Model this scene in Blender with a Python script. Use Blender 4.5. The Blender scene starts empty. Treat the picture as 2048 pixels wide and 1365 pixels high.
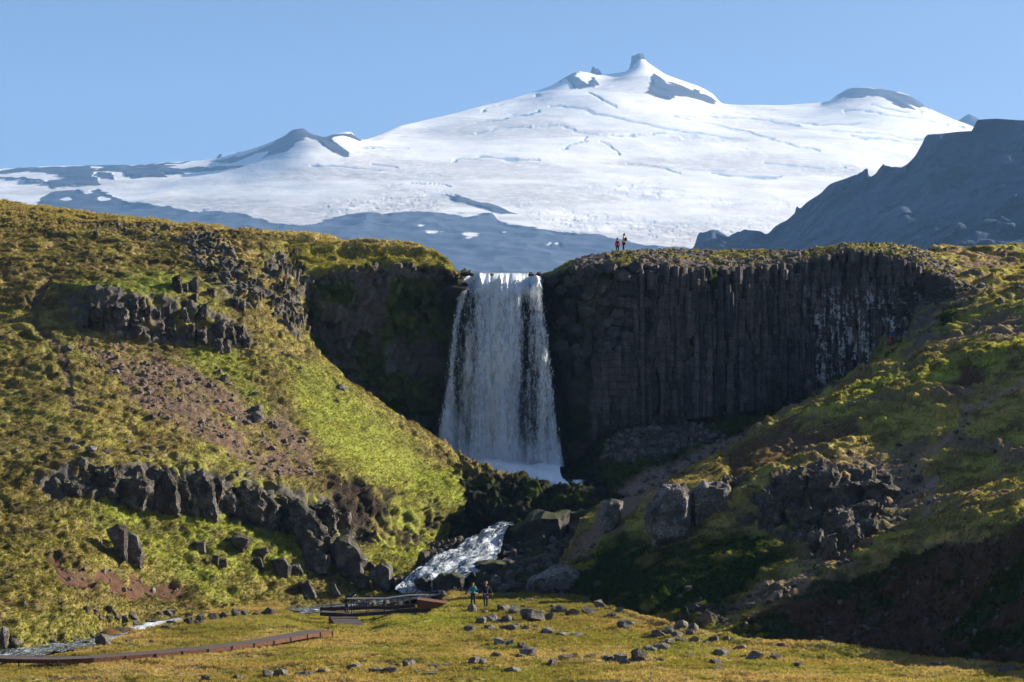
import bpy, bmesh, math, random
import numpy as np
from mathutils import Vector, Matrix, Euler
from mathutils.bvhtree import BVHTree
import mathutils.noise as mnoise

C = bpy.context
SC = C.scene
COL = SC.collection
R = math.radians
random.seed(7)
RNG = np.random.default_rng(11)

# ------------------------------------------------------------------ camera, sky, sun, exposure
F, CX, H0 = 3982.2, 1024.0, 850.0           # focal length in photo pixels, principal column, horizon row
cam = bpy.data.cameras.new('camera')
camo = bpy.data.objects.new('camera', cam)
COL.objects.link(camo)
camo.location = (0, 0, 0)
camo.rotation_euler = (R(90), 0, 0)
cam.lens = 70.0
cam.sensor_width = 36.0
cam.shift_y = (H0 - 682.5) / 2048.0
cam.clip_start = 0.5
cam.clip_end = 40000
SC.camera = camo

SUN_EL, SUN_AZ = 24.0, 69.0                  # azimuth clockwise from the view direction (+Y)
w = bpy.data.worlds.new('World')
SC.world = w
w.use_nodes = True
nt = w.node_tree
sky = nt.nodes.new('ShaderNodeTexSky')
sky.sky_type = 'NISHITA'
sky.sun_disc = False
sky.sun_elevation = R(SUN_EL)
sky.sun_rotation = R(SUN_AZ)
sky.altitude = 0
sky.air_density = 0.6
sky.dust_density = 1.0
sky.ozone_density = 2.0
bg = nt.nodes['Background']
bg.inputs['Strength'].default_value = 0.05
nt.links.new(sky.outputs[0], bg.inputs['Color'])

sl = bpy.data.lights.new('sun', 'SUN')
sl.energy = 5.0
sl.angle = R(0.5)
sl.color = (1.0, 0.92, 0.79)
so = bpy.data.objects.new('sun', sl)
COL.objects.link(so)
sd = Vector((math.sin(R(SUN_AZ)) * math.cos(R(SUN_EL)), math.cos(R(SUN_AZ)) * math.cos(R(SUN_EL)), math.sin(R(SUN_EL))))
so.rotation_euler = sd.to_track_quat('Z', 'Y').to_euler()
so.location = (120, 60, 120)

SC.view_settings.view_transform = 'Standard'
SC.view_settings.look = 'None'
SC.view_settings.gamma = 1
SC.view_settings.use_curve_mapping = False
SC.view_settings.exposure = 1.55
SC.render.engine = 'CYCLES'
cy = SC.cycles
cy.use_denoising = True
cy.max_bounces = 5
cy.diffuse_bounces = 3
cy.glossy_bounces = 2
cy.transmission_bounces = 3
cy.volume_bounces = 0
cy.transparent_max_bounces = 24
cy.use_adaptive_sampling = True
cy.adaptive_threshold = 0.02
cy.caustics_reflective = False
cy.caustics_refractive = False
SC.render.use_persistent_data = False

# ------------------------------------------------------------------ helpers
def P(px, py, Y):
    return ((px - CX) / F * Y, Y, (H0 - py) / F * Y)

def W(px, Y, z):
    return ((px - CX) / F * Y, Y, z)

def proj(p):
    return CX + F * p[..., 0] / p[..., 1], H0 - F * p[..., 2] / p[..., 1]

def pchip(x, y, xi):
    """monotone cubic through (x, y); y may have extra trailing axes"""
    x = np.asarray(x, float); y = np.asarray(y, float)
    h = np.diff(x)
    hh = h.reshape((-1,) + (1,) * (y.ndim - 1))
    d = np.diff(y, axis=0) / hh
    m = np.zeros_like(y)
    if len(x) > 2:
        w1 = 2 * hh[1:] + hh[:-1]; w2 = hh[1:] + 2 * hh[:-1]
        s = d[:-1] * d[1:] > 0
        dd0 = np.where(s, d[:-1], 1.0); dd1 = np.where(s, d[1:], 1.0)
        m[1:-1] = np.where(s, (w1 + w2) / (w1 / dd0 + w2 / dd1), 0.0)
    m[0] = d[0]; m[-1] = d[-1]
    k = np.clip(np.searchsorted(x, xi, side='right') - 1, 0, len(x) - 2)
    t = ((xi - x[k]) / h[k]).reshape((-1,) + (1,) * (y.ndim - 1))
    hk = h[k].reshape(t.shape)
    t2, t3 = t * t, t * t * t
    return (2 * t3 - 3 * t2 + 1) * y[k] + (t3 - 2 * t2 + t) * hk * m[k] + (-2 * t3 + 3 * t2) * y[k + 1] + (t3 - t2) * hk * m[k + 1]

def samples(lengths, step):
    out = []
    for i, L in enumerate(lengths):
        n = max(2, int(round(L / step)))
        out.append(i + np.arange(n) / n)
    out.append(np.array([float(len(lengths))]))
    return np.concatenate(out)

def loft(net, step, step_v=None):
    a = np.array(net, float)
    lu = np.linalg.norm(np.diff(a, axis=1), axis=2)
    lv = np.linalg.norm(np.diff(a, axis=0), axis=2)
    u = samples(np.percentile(lu, 75, axis=0), step)
    v = samples(np.percentile(lv, 75, axis=1), step_v or step)
    b = pchip(np.arange(a.shape[1]), np.swapaxes(a, 0, 1), u)
    b = np.swapaxes(b, 0, 1)
    return pchip(np.arange(a.shape[0]), b, v)           # [nv, nu, 3]

def h3(i, j, k, s=0):
    n = (i.astype(np.int64) * 73856093) ^ (j.astype(np.int64) * 19349663) ^ (k.astype(np.int64) * 83492791) ^ (s * 2654435761)
    n = (n ^ (n >> 13)) * 1274126177
    n = n & 0x7fffffff
    n = ((n ^ (n >> 15)) * 2246822519) & 0x7fffffff
    return (n ^ (n >> 12)) & 0xffff

def vnoise(p, scale=1.0, s=0):
    """smooth value noise -1..1 ; p [...,3], scale = frequency (scalar or 3-tuple)"""
    q = p * np.asarray(scale, float)
    i = np.floor(q).astype(np.int64)
    f = q - i
    f = f * f * f * (f * (f * 6 - 15) + 10)
    r = 0
    for dx in (0, 1):
        wx = f[..., 0] if dx else 1 - f[..., 0]
        for dy in (0, 1):
            wy = f[..., 1] if dy else 1 - f[..., 1]
            for dz in (0, 1):
                wz = f[..., 2] if dz else 1 - f[..., 2]
                r = r + wx * wy * wz * (h3(i[..., 0] + dx, i[..., 1] + dy, i[..., 2] + dz, s) / 32767.5 - 1)
    return r

def fbm(p, scale, oct=3, s=0, gain=0.5):
    r = 0; a = 1.0; sc = np.asarray(scale, float)
    for o in range(oct):
        r = r + a * vnoise(p, sc, s + o * 17)
        a *= gain; sc = sc * 2.03
    return r

def hummock(p, scale, s=0):
    """rounded tussocks: bumps with narrow creases, 0..1"""
    n = vnoise(p, scale, s)
    return 1 - np.abs(n) * 1.6

def blocks(p, scale, s=0):
    """tilted random facets per cell: broken rock; returns approx -1..1"""
    q = p * np.asarray(scale, float)
    i = np.floor(q).astype(np.int64)
    best = np.full(q.shape[:-1], 9.0); val = np.zeros(q.shape[:-1])
    for dx in (-1, 0, 1):
        for dy in (-1, 0, 1):
            for dz in (-1, 0, 1):
                a, b, c = i[..., 0] + dx, i[..., 1] + dy, i[..., 2] + dz
                r1 = h3(a, b, c, s) / 65535.; r2 = h3(a, b, c, s + 5) / 65535.; r3 = h3(a, b, c, s + 9) / 65535.
                ex, ey, ez = q[..., 0] - a - r1, q[..., 1] - b - r2, q[..., 2] - c - r3
                d = ex * ex + ey * ey + ez * ez
                t = h3(a, b, c, s + 21) / 65535.; t2 = h3(a, b, c, s + 33) / 65535.
                v = (t * 2 - 1) + ex * (t2 - .5) * 1.6 + ez * (r1 - .5) * 1.6
                m = d < best
                best = np.where(m, d, best); val = np.where(m, v, val)
    return val

def sstep(a, b, x):
    t = np.clip((x - a) / (b - a), 0, 1)
    return t * t * (3 - 2 * t)

def poly_sd(px, py, poly):
    """signed distance in pixels, positive inside"""
    d = np.full(px.shape, 1e9); ins = np.zeros(px.shape, bool)
    n = len(poly)
    for a in range(n):
        x1, y1 = poly[a]; x2, y2 = poly[(a + 1) % n]
        vx, vy = x2 - x1, y2 - y1
        t = np.clip(((px - x1) * vx + (py - y1) * vy) / (vx * vx + vy * vy + 1e-9), 0, 1)
        d = np.minimum(d, np.hypot(px - x1 - t * vx, py - y1 - t * vy))
        c = (y1 > py) != (y2 > py)
        with np.errstate(divide='ignore', invalid='ignore'):
            ins ^= c & (px < (x2 - x1) * (py - y1) / (y2 - y1 + 1e-12) + x1)
    return np.where(ins, d, -d)

def line_d(px, py, pts):
    d = np.full(px.shape, 1e9)
    for (x1, y1), (x2, y2) in zip(pts[:-1], pts[1:]):
        vx, vy = x2 - x1, y2 - y1
        t = np.clip(((px - x1) * vx + (py - y1) * vy) / (vx * vx + vy * vy + 1e-9), 0, 1)
        d = np.minimum(d, np.hypot(px - x1 - t * vx, py - y1 - t * vy))
    return d

def normals(g):
    du = np.gradient(g, axis=1); dv = np.gradient(g, axis=0)
    n = np.cross(du, dv)
    n /= np.linalg.norm(n, axis=2, keepdims=True) + 1e-9
    return n

def tag(o, label=None, cat=None, group=None, kind=None):
    if label: o['label'] = label
    if cat: o['category'] = cat
    if group: o['group'] = group
    if kind: o['kind'] = kind
    return o

def link(name, me, mat=None, parent=None):
    o = bpy.data.objects.new(name, me)
    COL.objects.link(o)
    if mat is not None and me is not None and not me.materials: me.materials.append(mat)
    if parent is not None: o.parent = parent
    return o

def empty(name, loc, label=None, cat=None, group=None, rz=0):
    o = bpy.data.objects.new(name, None)
    COL.objects.link(o); o.location = loc; o.rotation_euler = (0, 0, rz)
    o.empty_display_size = 0.3
    return tag(o, label, cat, group)

def raw_mesh(name, verts, faces, smooth=True):
    me = bpy.data.meshes.new(name)
    verts = np.asarray(verts, np.float32); faces = np.asarray(faces, np.int32)
    k = faces.shape[1]
    me.vertices.add(len(verts)); me.vertices.foreach_set('co', verts.ravel())
    me.loops.add(faces.size); me.loops.foreach_set('vertex_index', faces.ravel())
    me.polygons.add(len(faces)); me.polygons.foreach_set('loop_start', np.arange(0, faces.size, k, dtype=np.int32))
    me.update(calc_edges=True)
    if smooth: me.polygons.foreach_set('use_smooth', np.ones(len(faces), bool))
    return me

def grid_faces(nv, nu):
    idx = np.arange(nv * nu).reshape(nv, nu)
    return np.stack([idx[:-1, :-1], idx[:-1, 1:], idx[1:, 1:], idx[1:, :-1]], -1).reshape(-1, 4)

def fattr(me, name, arr):
    a = me.attributes.new(name, 'FLOAT', 'POINT'); a.data.foreach_set('value', np.asarray(arr, np.float32).ravel())

def cattr(me, name, arr):
    a = me.attributes.new(name, 'FLOAT_COLOR', 'POINT')
    arr = np.asarray(arr, np.float32).reshape(-1, 3)
    a.data.foreach_set('color', np.concatenate([arr, np.ones((len(arr), 1), np.float32)], 1).ravel())

TERR = []           # (bvh, name)
def sheet(name, g, mat, attrs=None, cols=None, kind='structure', bvh=True, smooth=True, label=None):
    nv, nu = g.shape[:2]
    me = raw_mesh(name, g.reshape(-1, 3), grid_faces(nv, nu), smooth)
    for k, v in (attrs or {}).items(): fattr(me, k, v)
    if cols is not None: cattr(me, 'col', cols)
    o = link(name, me, mat)
    tag(o, label, None, None, kind)
    if bvh:
        c = g[::2, ::2]
        TERR.append((BVHTree.FromPolygons(c.reshape(-1, 3).tolist(), grid_faces(*c.shape[:2]).tolist()), name))
    return o

def ground(px, py, only=None):
    d = Vector(((px - CX) / F, 1.0, (H0 - py) / F)).normalized()
    best = None
    for b, n in TERR:
        if only and n not in only: continue
        h = b.ray_cast(Vector((0, 0, 0)), d)
        if h[0] is not None and (best is None or h[3] < best[2]): best = (h[0], h[1], h[3], n)
    return best

def drop(x, y, only=None):
    best = None
    for b, n in TERR:
        if only and n not in only: continue
        h = b.ray_cast(Vector((x, y, 60)), Vector((0, 0, -1)))
        if h[0] is not None and (best is None or h[0].z > best.z): best = h[0]
    return best

# ------------------------------------------------------------------ materials
class NT:
    def __init__(s, name):
        s.m = bpy.data.materials.new(name); s.m.use_nodes = True
        s.t = s.m.node_tree; s.t.nodes.clear()
        s.out = s.n('ShaderNodeOutputMaterial')
    def n(s, typ, ins=None, **kw):
        nd = s.t.nodes.new(typ)
        for k, v in kw.items(): setattr(nd, k, v)
        for k, v in (ins or {}).items():
            sock = nd.inputs[k]
            if isinstance(v, bpy.types.NodeSocket): s.t.links.new(v, sock)
            else: sock.default_value = v
        return nd
    def math(s, op, a, b=0.0, c=0.0, clamp=False):
        return s.n('ShaderNodeMath', {0: a, 1: b, 2: c}, operation=op, use_clamp=clamp).outputs[0]
    def mix(s, fac, a, b, blend='MIX'):
        nd = s.n('ShaderNodeMix', data_type='RGBA', blend_type=blend)
        for sock, v in ((nd.inputs[0], fac), (nd.inputs[6], a), (nd.inputs[7], b)):
            if isinstance(v, bpy.types.NodeSocket): s.t.links.new(v, sock)
            else: sock.default_value = (*v, 1) if isinstance(v, tuple) and len(v) == 3 else v
        return nd.outputs[2]
    def noise(s, vec, scale, detail=3, rough=0.55, dist=0.0):
        return s.n('ShaderNodeTexNoise', {'Vector': vec, 'Scale': scale, 'Detail': detail, 'Roughness': rough, 'Distortion': dist}).outputs[0]
    def ramp(s, x, a, b):
        return s.n('ShaderNodeMapRange', {0: x, 1: a, 2: b, 3: 0.0, 4: 1.0}, clamp=True, interpolation_type='SMOOTHSTEP').outputs[0]
    def pos(s): return s.n('ShaderNodeNewGeometry').outputs['Position']
    def objc(s): return s.n('ShaderNodeTexCoord').outputs['Object']
    def scalev(s, v, sc): return s.n('ShaderNodeVectorMath', {0: v, 1: sc}, operation='MULTIPLY').outputs[0]
    def attr(s, name, typ='GEOMETRY'): return s.n('ShaderNodeAttribute', attribute_name=name, attribute_type=typ)
    def bump(s, h, strength, dist): return s.n('ShaderNodeBump', {'Height': h, 'Strength': strength, 'Distance': dist}).outputs[0]
    def princ(s, col, rough=0.85, normal=None, spec=0.25, **kw):
        b = s.n('ShaderNodeBsdfPrincipled', {'Base Color': col if isinstance(col, bpy.types.NodeSocket) else (*col, 1), 'Roughness': rough, 'Specular IOR Level': spec})
        if normal is not None: s.t.links.new(normal, b.inputs['Normal'])
        for k, v in kw.items(): b.inputs[k].default_value = v
        return b.outputs[0]
    def done(s, sh):
        s.t.links.new(sh, s.out.inputs['Surface']); return s.m

def mat_ground(name='ground'):
    t = NT(name); p = t.pos()
    c = t.attr('col').outputs['Color']
    n1 = t.noise(p, 2.2, 5, 0.65); n2 = t.noise(p, 9.0, 4, 0.7); n3 = t.noise(p, 0.35, 3, 0.6)
    c = t.mix(t.ramp(n1, 0.35, 0.75), c, t.mix(1.0, c, (0.6, 0.62, 0.58), 'MULTIPLY'))
    c = t.mix(t.ramp(n2, 0.45, 0.8), c, t.mix(1.0, c, (1.45, 1.35, 1.2), 'MULTIPLY'))
    c = t.mix(t.math('MULTIPLY', t.ramp(n3, 0.5, 0.8), 0.45), c, t.mix(1.0, c, (1.3, 0.95, 0.7), 'MULTIPLY'))
    b = t.bump(t.math('ADD', n1, t.math('MULTIPLY', n2, 0.6)), 0.9, 0.12)
    return t.done(t.princ(c, 0.95, b, 0.1))

def rock_color(t, p, base, light, lichen, lich_amt=0.5):
    n1 = t.noise(p, 0.8, 5, 0.65); n2 = t.noise(p, 4.0, 5, 0.7); n3 = t.noise(p, 14.0, 4, 0.75)
    c = t.mix(t.ramp(n1, 0.32, 0.7), base, light)
    c = t.mix(t.math('MULTIPLY', t.ramp(n2, 0.45, 0.7), 0.5), c, t.mix(1.0, c, (0.5, 0.46, 0.42), 'MULTIPLY'))
    vo = t.n('ShaderNodeTexVoronoi', {'Vector': p, 'Scale': 5.0, 'Randomness': 1.0}).outputs['Distance']
    lm = t.math('MULTIPLY', t.ramp(t.noise(p, 0.9, 4, 0.65), 0.62 - 0.2 * lich_amt, 0.70 - 0.12 * lich_amt), t.ramp(n3, 0.5, 0.58))
    lm = t.math('MULTIPLY', lm, lich_amt)
    c = t.mix(lm, c, lichen)
    b = t.bump(t.math('ADD', t.math('MULTIPLY', n2, 1.0), t.math('ADD', t.math('MULTIPLY', n3, 0.35), t.math('MULTIPLY', vo, 0.3))), 1.0, 0.16)
    return c, b

def mat_rock(name, base, light, lichen=(0.42, 0.41, 0.38), amt=0.6, moss=0.0, rough=0.9):
    t = NT(name); p = t.pos()
    c, b = rock_color(t, p, base, light, lichen, amt)
    rnd = t.n('ShaderNodeObjectInfo').outputs['Random']
    c = t.mix(t.math('MULTIPLY', rnd, 0.5), c, t.mix(1.0, c, (0.62, 0.55, 0.5), 'MULTIPLY'))
    if moss:
        nz = t.n('ShaderNodeSeparateXYZ', {0: t.n('ShaderNodeNewGeometry').outputs['Normal']}).outputs[2]
        m = t.math('MULTIPLY', t.ramp(t.math('ADD', nz, t.math('MULTIPLY', t.noise(p, 1.6, 4, 0.6), 0.9)), 0.95, 1.25), moss)
        c = t.mix(m, c, (0.05, 0.06, 0.012))
    return t.done(t.princ(c, rough, b, 0.25))

def mat_columns(name):
    """columnar basalt: brown and grey faces, horizontal joints, bird-white and lichen stain at the right end of the wall"""
    t = NT(name); p = t.pos()
    c, b = rock_color(t, p, (0.066, 0.059, 0.058), (0.135, 0.122, 0.119), (0.42, 0.42, 0.42), 0.35)
    rnd = t.n('ShaderNodeObjectInfo').outputs['Random']
    c = t.mix(t.ramp(rnd, 0.0, 1.0), t.mix(1.0, c, (0.50, 0.52, 0.56), 'MULTIPLY'), t.mix(1.0, c, (1.35, 1.20, 1.12), 'MULTIPLY'))
    jz = t.math('ADD', t.n('ShaderNodeSeparateXYZ', {0: p}).outputs[2], t.math('ADD', t.math('MULTIPLY', rnd, 7.0), t.math('MULTIPLY', t.noise(p, 1.2, 2), 0.5)))
    jf = t.math('FRACT', t.math('MULTIPLY', jz, 1.35))
    c = t.mix(t.math('MULTIPLY', t.math('SUBTRACT', 1.0, t.ramp(jf, 0.03, 0.12)), 0.7), c, (0.018, 0.016, 0.016))
    sx = t.n('ShaderNodeSeparateXYZ', {0: p})
    x, z = sx.outputs[0], sx.outputs[2]
    band = t.math('MULTIPLY', t.ramp(x, 29.0, 33.0), t.math('SUBTRACT', 1.0, t.ramp(x, 40.5, 43.0)))
    zb = t.math('MULTIPLY', t.ramp(z, 3.0, 5.5), t.math('SUBTRACT', 1.0, t.ramp(z, 12.5, 15.5)))
    st = t.math('MULTIPLY_ADD', t.noise(t.scalev(p, (1.6, 1.6, 0.28)), 1.0, 6, 0.72), 0.6, t.math('MULTIPLY', t.noise(p, 2.4, 5, 0.75), 0.42))
    m = t.math('MULTIPLY', t.math('MULTIPLY', band, zb), t.ramp(st, 0.53, 0.57))
    st2 = t.noise(t.scalev(p, (2.2, 2.2, 0.3)), 1.0, 5, 0.75)
    m2 = t.math('MULTIPLY', t.math('MULTIPLY', t.ramp(x, 16, 26), t.math('MULTIPLY', t.ramp(z, 9, 12), 0.55)), t.ramp(st2, 0.6, 0.68))
    c = t.mix(t.math('MAXIMUM', m, m2), c, (0.55, 0.55, 0.56))
    mo = t.math('MULTIPLY', t.ramp(t.noise(p, 0.22, 3, 0.6), 0.55, 0.68), t.ramp(t.noise(p, 2.5, 4, 0.7), 0.4, 0.6))
    c = t.mix(t.math('MULTIPLY', mo, 0.75), c, (0.035, 0.045, 0.012))
    wet = t.math('SUBTRACT', 1.0, t.ramp(x, 3.5, 9.0))
    c = t.mix(t.math('MULTIPLY', wet, 0.7), c, (0.012, 0.014, 0.008))
    return t.done(t.princ(c, 0.85, b, 0.25))

def mat_plain(name, col, rough=0.7, nscale=6, var=0.25, metal=0.0, spec=0.3, bumpd=0.0):
    t = NT(name); p = t.objc()
    n = t.noise(p, nscale, 4, 0.6)
    c = t.mix(t.ramp(n, 0.3, 0.7), tuple(x * (1 - var) for x in col), tuple(min(1, x * (1 + var)) for x in col))
    return t.done(t.princ(c, rough, t.bump(n, 0.3, bumpd) if bumpd else None, spec, Metallic=metal))

def mat_grass():
    t = NT('grass_blade')
    c = t.attr('col', 'INSTANCER').outputs['Color']
    n = t.noise(t.pos(), 5.0, 2, 0.6)
    c = t.mix(t.ramp(n, 0.3, 0.75), t.mix(1.0, c, (0.75, 0.75, 0.7), 'MULTIPLY'), t.mix(1.0, c, (1.25, 1.15, 1.0), 'MULTIPLY'))
    d = t.n('ShaderNodeBsdfDiffuse', {'Color': c}).outputs[0]
    tr = t.n('ShaderNodeBsdfTranslucent', {'Color': t.mix(1.0, c, (1.25, 1.3, 0.8), 'MULTIPLY')}).outputs[0]
    return t.done(t.n('ShaderNodeMixShader', {0: 0.55, 1: d, 2: tr}).outputs[0])

def mat_glacier():
    t = NT('glacier'); p = t.pos()
    rk = t.attr('rock').outputs['Fac']; dirt = t.attr('dirty').outputs['Fac']; crev = t.attr('crev').outputs['Fac']
    q = t.scalev(p, (0.006, 0.006, 0.02))
    n = t.noise(q, 1.0, 8, 0.7); n2 = t.noise(t.scalev(p, (0.03, 0.03, 0.12)), 1.0, 5, 0.7)
    snow = t.mix(t.ramp(n, 0.4, 0.65), (0.80, 0.775, 0.74), (0.66, 0.645, 0.63))
    snow = t.mix(t.math('MULTIPLY', dirt, t.ramp(n2, 0.3, 0.6)), snow, (0.46, 0.425, 0.40))
    snow = t.mix(t.math('MULTIPLY', crev, t.ramp(n2, 0.2, 0.48)), snow, (0.26, 0.34, 0.42))
    cl = t.noise(t.scalev(p, (0.0016, 0.0016, 0.011)), 1.0, 5, 0.6, 0.6)
    ln = t.math('SUBTRACT', 1.0, t.ramp(t.math('ABSOLUTE', t.math('SUBTRACT', t.math('FRACT', t.math('MULTIPLY', cl, 9.0)), 0.5)), 0.0, 0.07))
    snow = t.mix(t.math('MULTIPLY', t.math('MULTIPLY', ln, t.ramp(t.noise(t.scalev(p, (0.003, 0.003, 0.006)), 1.0, 3), 0.45, 0.6)), 0.45), snow, (0.42, 0.46, 0.52))
    rn = t.noise(t.scalev(p, (0.012, 0.012, 0.012)), 1.0, 6, 0.7)
    zz = t.n('ShaderNodeSeparateXYZ', {0: p}).outputs[2]
    low = t.mix(t.ramp(rn, 0.3, 0.7), (0.034, 0.050, 0.082), (0.076, 0.098, 0.140))  # blue of the distant air painted into the foothill rock
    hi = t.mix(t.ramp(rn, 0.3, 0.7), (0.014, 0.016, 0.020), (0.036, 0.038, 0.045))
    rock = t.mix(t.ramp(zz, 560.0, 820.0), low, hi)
    edge = t.math('ADD', rk, t.math('MULTIPLY', t.math('SUBTRACT', t.noise(t.scalev(p, (0.02, 0.02, 0.05)), 1.0, 5, 0.7), 0.5), 7.0))
    m = t.ramp(edge, -0.8, 0.8)
    c = t.mix(m, snow, rock)
    b = t.bump(t.math('ADD', t.math('MULTIPLY', n, 1.2), t.math('MULTIPLY', n2, 0.25)), 0.35, 12.0)
    return t.done(t.princ(c, 0.8, b, 0.2))

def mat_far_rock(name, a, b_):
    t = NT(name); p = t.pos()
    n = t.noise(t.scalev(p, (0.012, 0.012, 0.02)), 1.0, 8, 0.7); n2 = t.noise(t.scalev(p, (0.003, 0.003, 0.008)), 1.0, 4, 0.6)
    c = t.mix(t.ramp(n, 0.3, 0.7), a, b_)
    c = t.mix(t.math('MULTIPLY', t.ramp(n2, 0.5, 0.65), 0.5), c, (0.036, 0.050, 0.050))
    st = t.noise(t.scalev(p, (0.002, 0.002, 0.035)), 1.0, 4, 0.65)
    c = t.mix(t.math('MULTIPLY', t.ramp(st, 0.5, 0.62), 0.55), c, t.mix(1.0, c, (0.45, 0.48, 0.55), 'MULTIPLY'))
    gu = t.noise(t.scalev(p, (0.02, 0.02, 0.004)), 1.0, 5, 0.65)
    c = t.mix(t.math('MULTIPLY', t.ramp(gu, 0.5, 0.65), 0.5), c, t.mix(1.0, c, (1.7, 1.6, 1.45), 'MULTIPLY'))
    return t.done(t.princ(c, 0.95, t.bump(t.math('ADD', n, t.math('ADD', st, gu)), 1.0, 14.0), 0.1))

def mat_fall():
    t = NT('falling_water'); p = t.pos()
    den = t.attr('dens').outputs['Fac']
    seed = t.n('ShaderNodeObjectInfo').outputs['Random']
    off = t.n('ShaderNodeCombineXYZ', {0: t.math('MULTIPLY', seed, 40.0), 1: t.math('MULTIPLY', seed, 17.0), 2: t.math('MULTIPLY', seed, 90.0)}).outputs[0]
    pp = t.n('ShaderNodeVectorMath', {0: p, 1: off}, operation='ADD').outputs[0]
    n1 = t.noise(t.scalev(pp, (1.7, 0.7, 0.13)), 1.0, 3, 0.55, 0.3)
    n2 = t.noise(t.scalev(pp, (3.0, 1.2, 0.85)), 1.0, 5, 0.72, 0.8)
    n3 = t.noise(t.scalev(pp, (9.0, 3.0, 3.2)), 1.0, 3, 0.7)
    s = t.math('ADD', t.math('MULTIPLY', n1, 0.9), t.math('ADD', t.math('MULTIPLY', n2, 1.1), t.math('MULTIPLY', n3, 0.4)))
    a = t.ramp(t.math('ADD', s, den), 1.14, 1.66)
    d = t.n('ShaderNodeBsdfDiffuse', {'Color': (0.88, 0.94, 1.0, 1)}).outputs[0]
    tr = t.n('ShaderNodeBsdfTranslucent', {'Color': (0.88, 0.94, 1.0, 1)}).outputs[0]
    fn = t.bump(t.math('ADD', n2, t.math('MULTIPLY', n3, 0.5)), 0.9, 0.35)
    t.t.links.new(fn, d.node.inputs['Normal']); t.t.links.new(fn, tr.node.inputs['Normal'])
    ws = t.n('ShaderNodeMixShader', {0: 0.18, 1: d, 2: tr}).outputs[0]
    tp = t.n('ShaderNodeBsdfTransparent').outputs[0]
    return t.done(t.n('ShaderNodeMixShader', {0: a, 1: tp, 2: ws}).outputs[0])

def mat_whitewater(name):
    """broken water; fu runs across the flow and fv along it, in metres"""
    t = NT(name)
    fu, fv = t.attr('fu').outputs['Fac'], t.attr('fv').outputs['Fac']
    v1 = t.n('ShaderNodeCombineXYZ', {0: t.math('MULTIPLY', fu, 1.3), 1: t.math('MULTIPLY', fv, 0.45), 2: 0.0}).outputs[0]
    n1 = t.noise(v1, 1.0, 5, 0.7, 0.6); n2 = t.noise(v1, 4.5, 4, 0.75, 0.5); n3 = t.noise(v1, 14.0, 3, 0.7)
    s_ = t.math('ADD', t.math('MULTIPLY', n1, 0.6), t.math('ADD', t.math('MULTIPLY', n2, 0.85), t.math('MULTIPLY', n3, 0.65)))
    f = t.attr('foam').outputs['Fac']
    m = t.ramp(t.math('ADD', s_, f), 0.98, 1.42)
    c = t.mix(m, (0.022, 0.028, 0.032), (0.82, 0.90, 0.98))
    rgh = t.math('ADD', t.math('MULTIPLY', m, 0.6), 0.15)
    return t.done(t.princ(c, rgh, t.bump(s_, 0.35, 0.15), 0.4))

def mat_summit():
    t = NT('summit_rock'); n = t.noise(t.scalev(t.pos(), (0.02, 0.02, 0.02)), 1.0, 5, 0.7)
    return t.done(t.princ(t.mix(t.ramp(n, .3, .7), (0.014, 0.014, 0.018), (0.036, 0.036, 0.042)), 0.9, t.bump(n, 1.0, 12.0), 0.1))

M = dict(
    summit=mat_summit(),
    ground=mat_ground(),
    rock=mat_rock('basalt_rock', (0.060, 0.049, 0.040), (0.135, 0.115, 0.096), amt=0.7, moss=0.25),
    stone=mat_rock('meadow_stone', (0.085, 0.074, 0.065), (0.25, 0.22, 0.195), amt=0.8, moss=0.3),
    dark_rock=mat_rock('wet_rock', (0.028, 0.024, 0.02), (0.065, 0.055, 0.045), amt=0.15, moss=0.8, rough=0.7),
    lichen_rock=mat_rock('lichen_rock', (0.075, 0.068, 0.062), (0.14, 0.128, 0.118), lichen=(0.55, 0.54, 0.53), amt=1.0),
    crag=mat_rock('crag_rock', (0.044, 0.036, 0.029), (0.118, 0.099, 0.081), amt=0.75, moss=0.6),
    columns=mat_columns('column_basalt'),
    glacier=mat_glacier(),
    mesa=mat_far_rock('hazed_mountain_rock', (0.020, 0.036, 0.066), (0.047, 0.066, 0.104)),  # dark rock with haze blue mixed into its colour
    fall=mat_fall(),
    rapids=mat_whitewater('white_water'),
    grass=mat_grass(),
    rust=mat_plain('rusty_steel', (0.105, 0.042, 0.023), 0.9, 9, 0.4),
    rust_dark=mat_plain('dark_rusty_steel', (0.055, 0.032, 0.024), 0.85, 9, 0.4),
    grate=mat_plain('weathered_grating', (0.075, 0.058, 0.05), 0.85, 14, 0.35),
    rail=mat_plain('pale_handrail', (0.75, 0.73, 0.68), 0.5, 20, 0.1),
)

# ------------------------------------------------------------------ terrain
DRY = np.array((0.365, 0.285, 0.135)); OLIVE = np.array((0.232, 0.202, 0.055)); LUSH = np.array((0.240, 0.258, 0.048))
HEATH = np.array((0.105, 0.082, 0.038)); DIRT = np.array((0.165, 0.116, 0.088)); RED = np.array((0.100, 0.054, 0.034))
ROCK = np.array((0.115, 0.103, 0.093)); MOSS = np.array((0.040, 0.052, 0.011)); SOIL = np.array((0.042, 0.031, 0.022))

def mixc(c, col, m): return c + (np.asarray(col) - c) * np.clip(m, 0, 1)[..., None]

GRASS = []
def cell_area(g):
    a = g[1:, :-1] - g[:-1, :-1]; b = g[:-1, 1:] - g[:-1, :-1]
    return np.linalg.norm(np.cross(a, b), axis=2)

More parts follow.
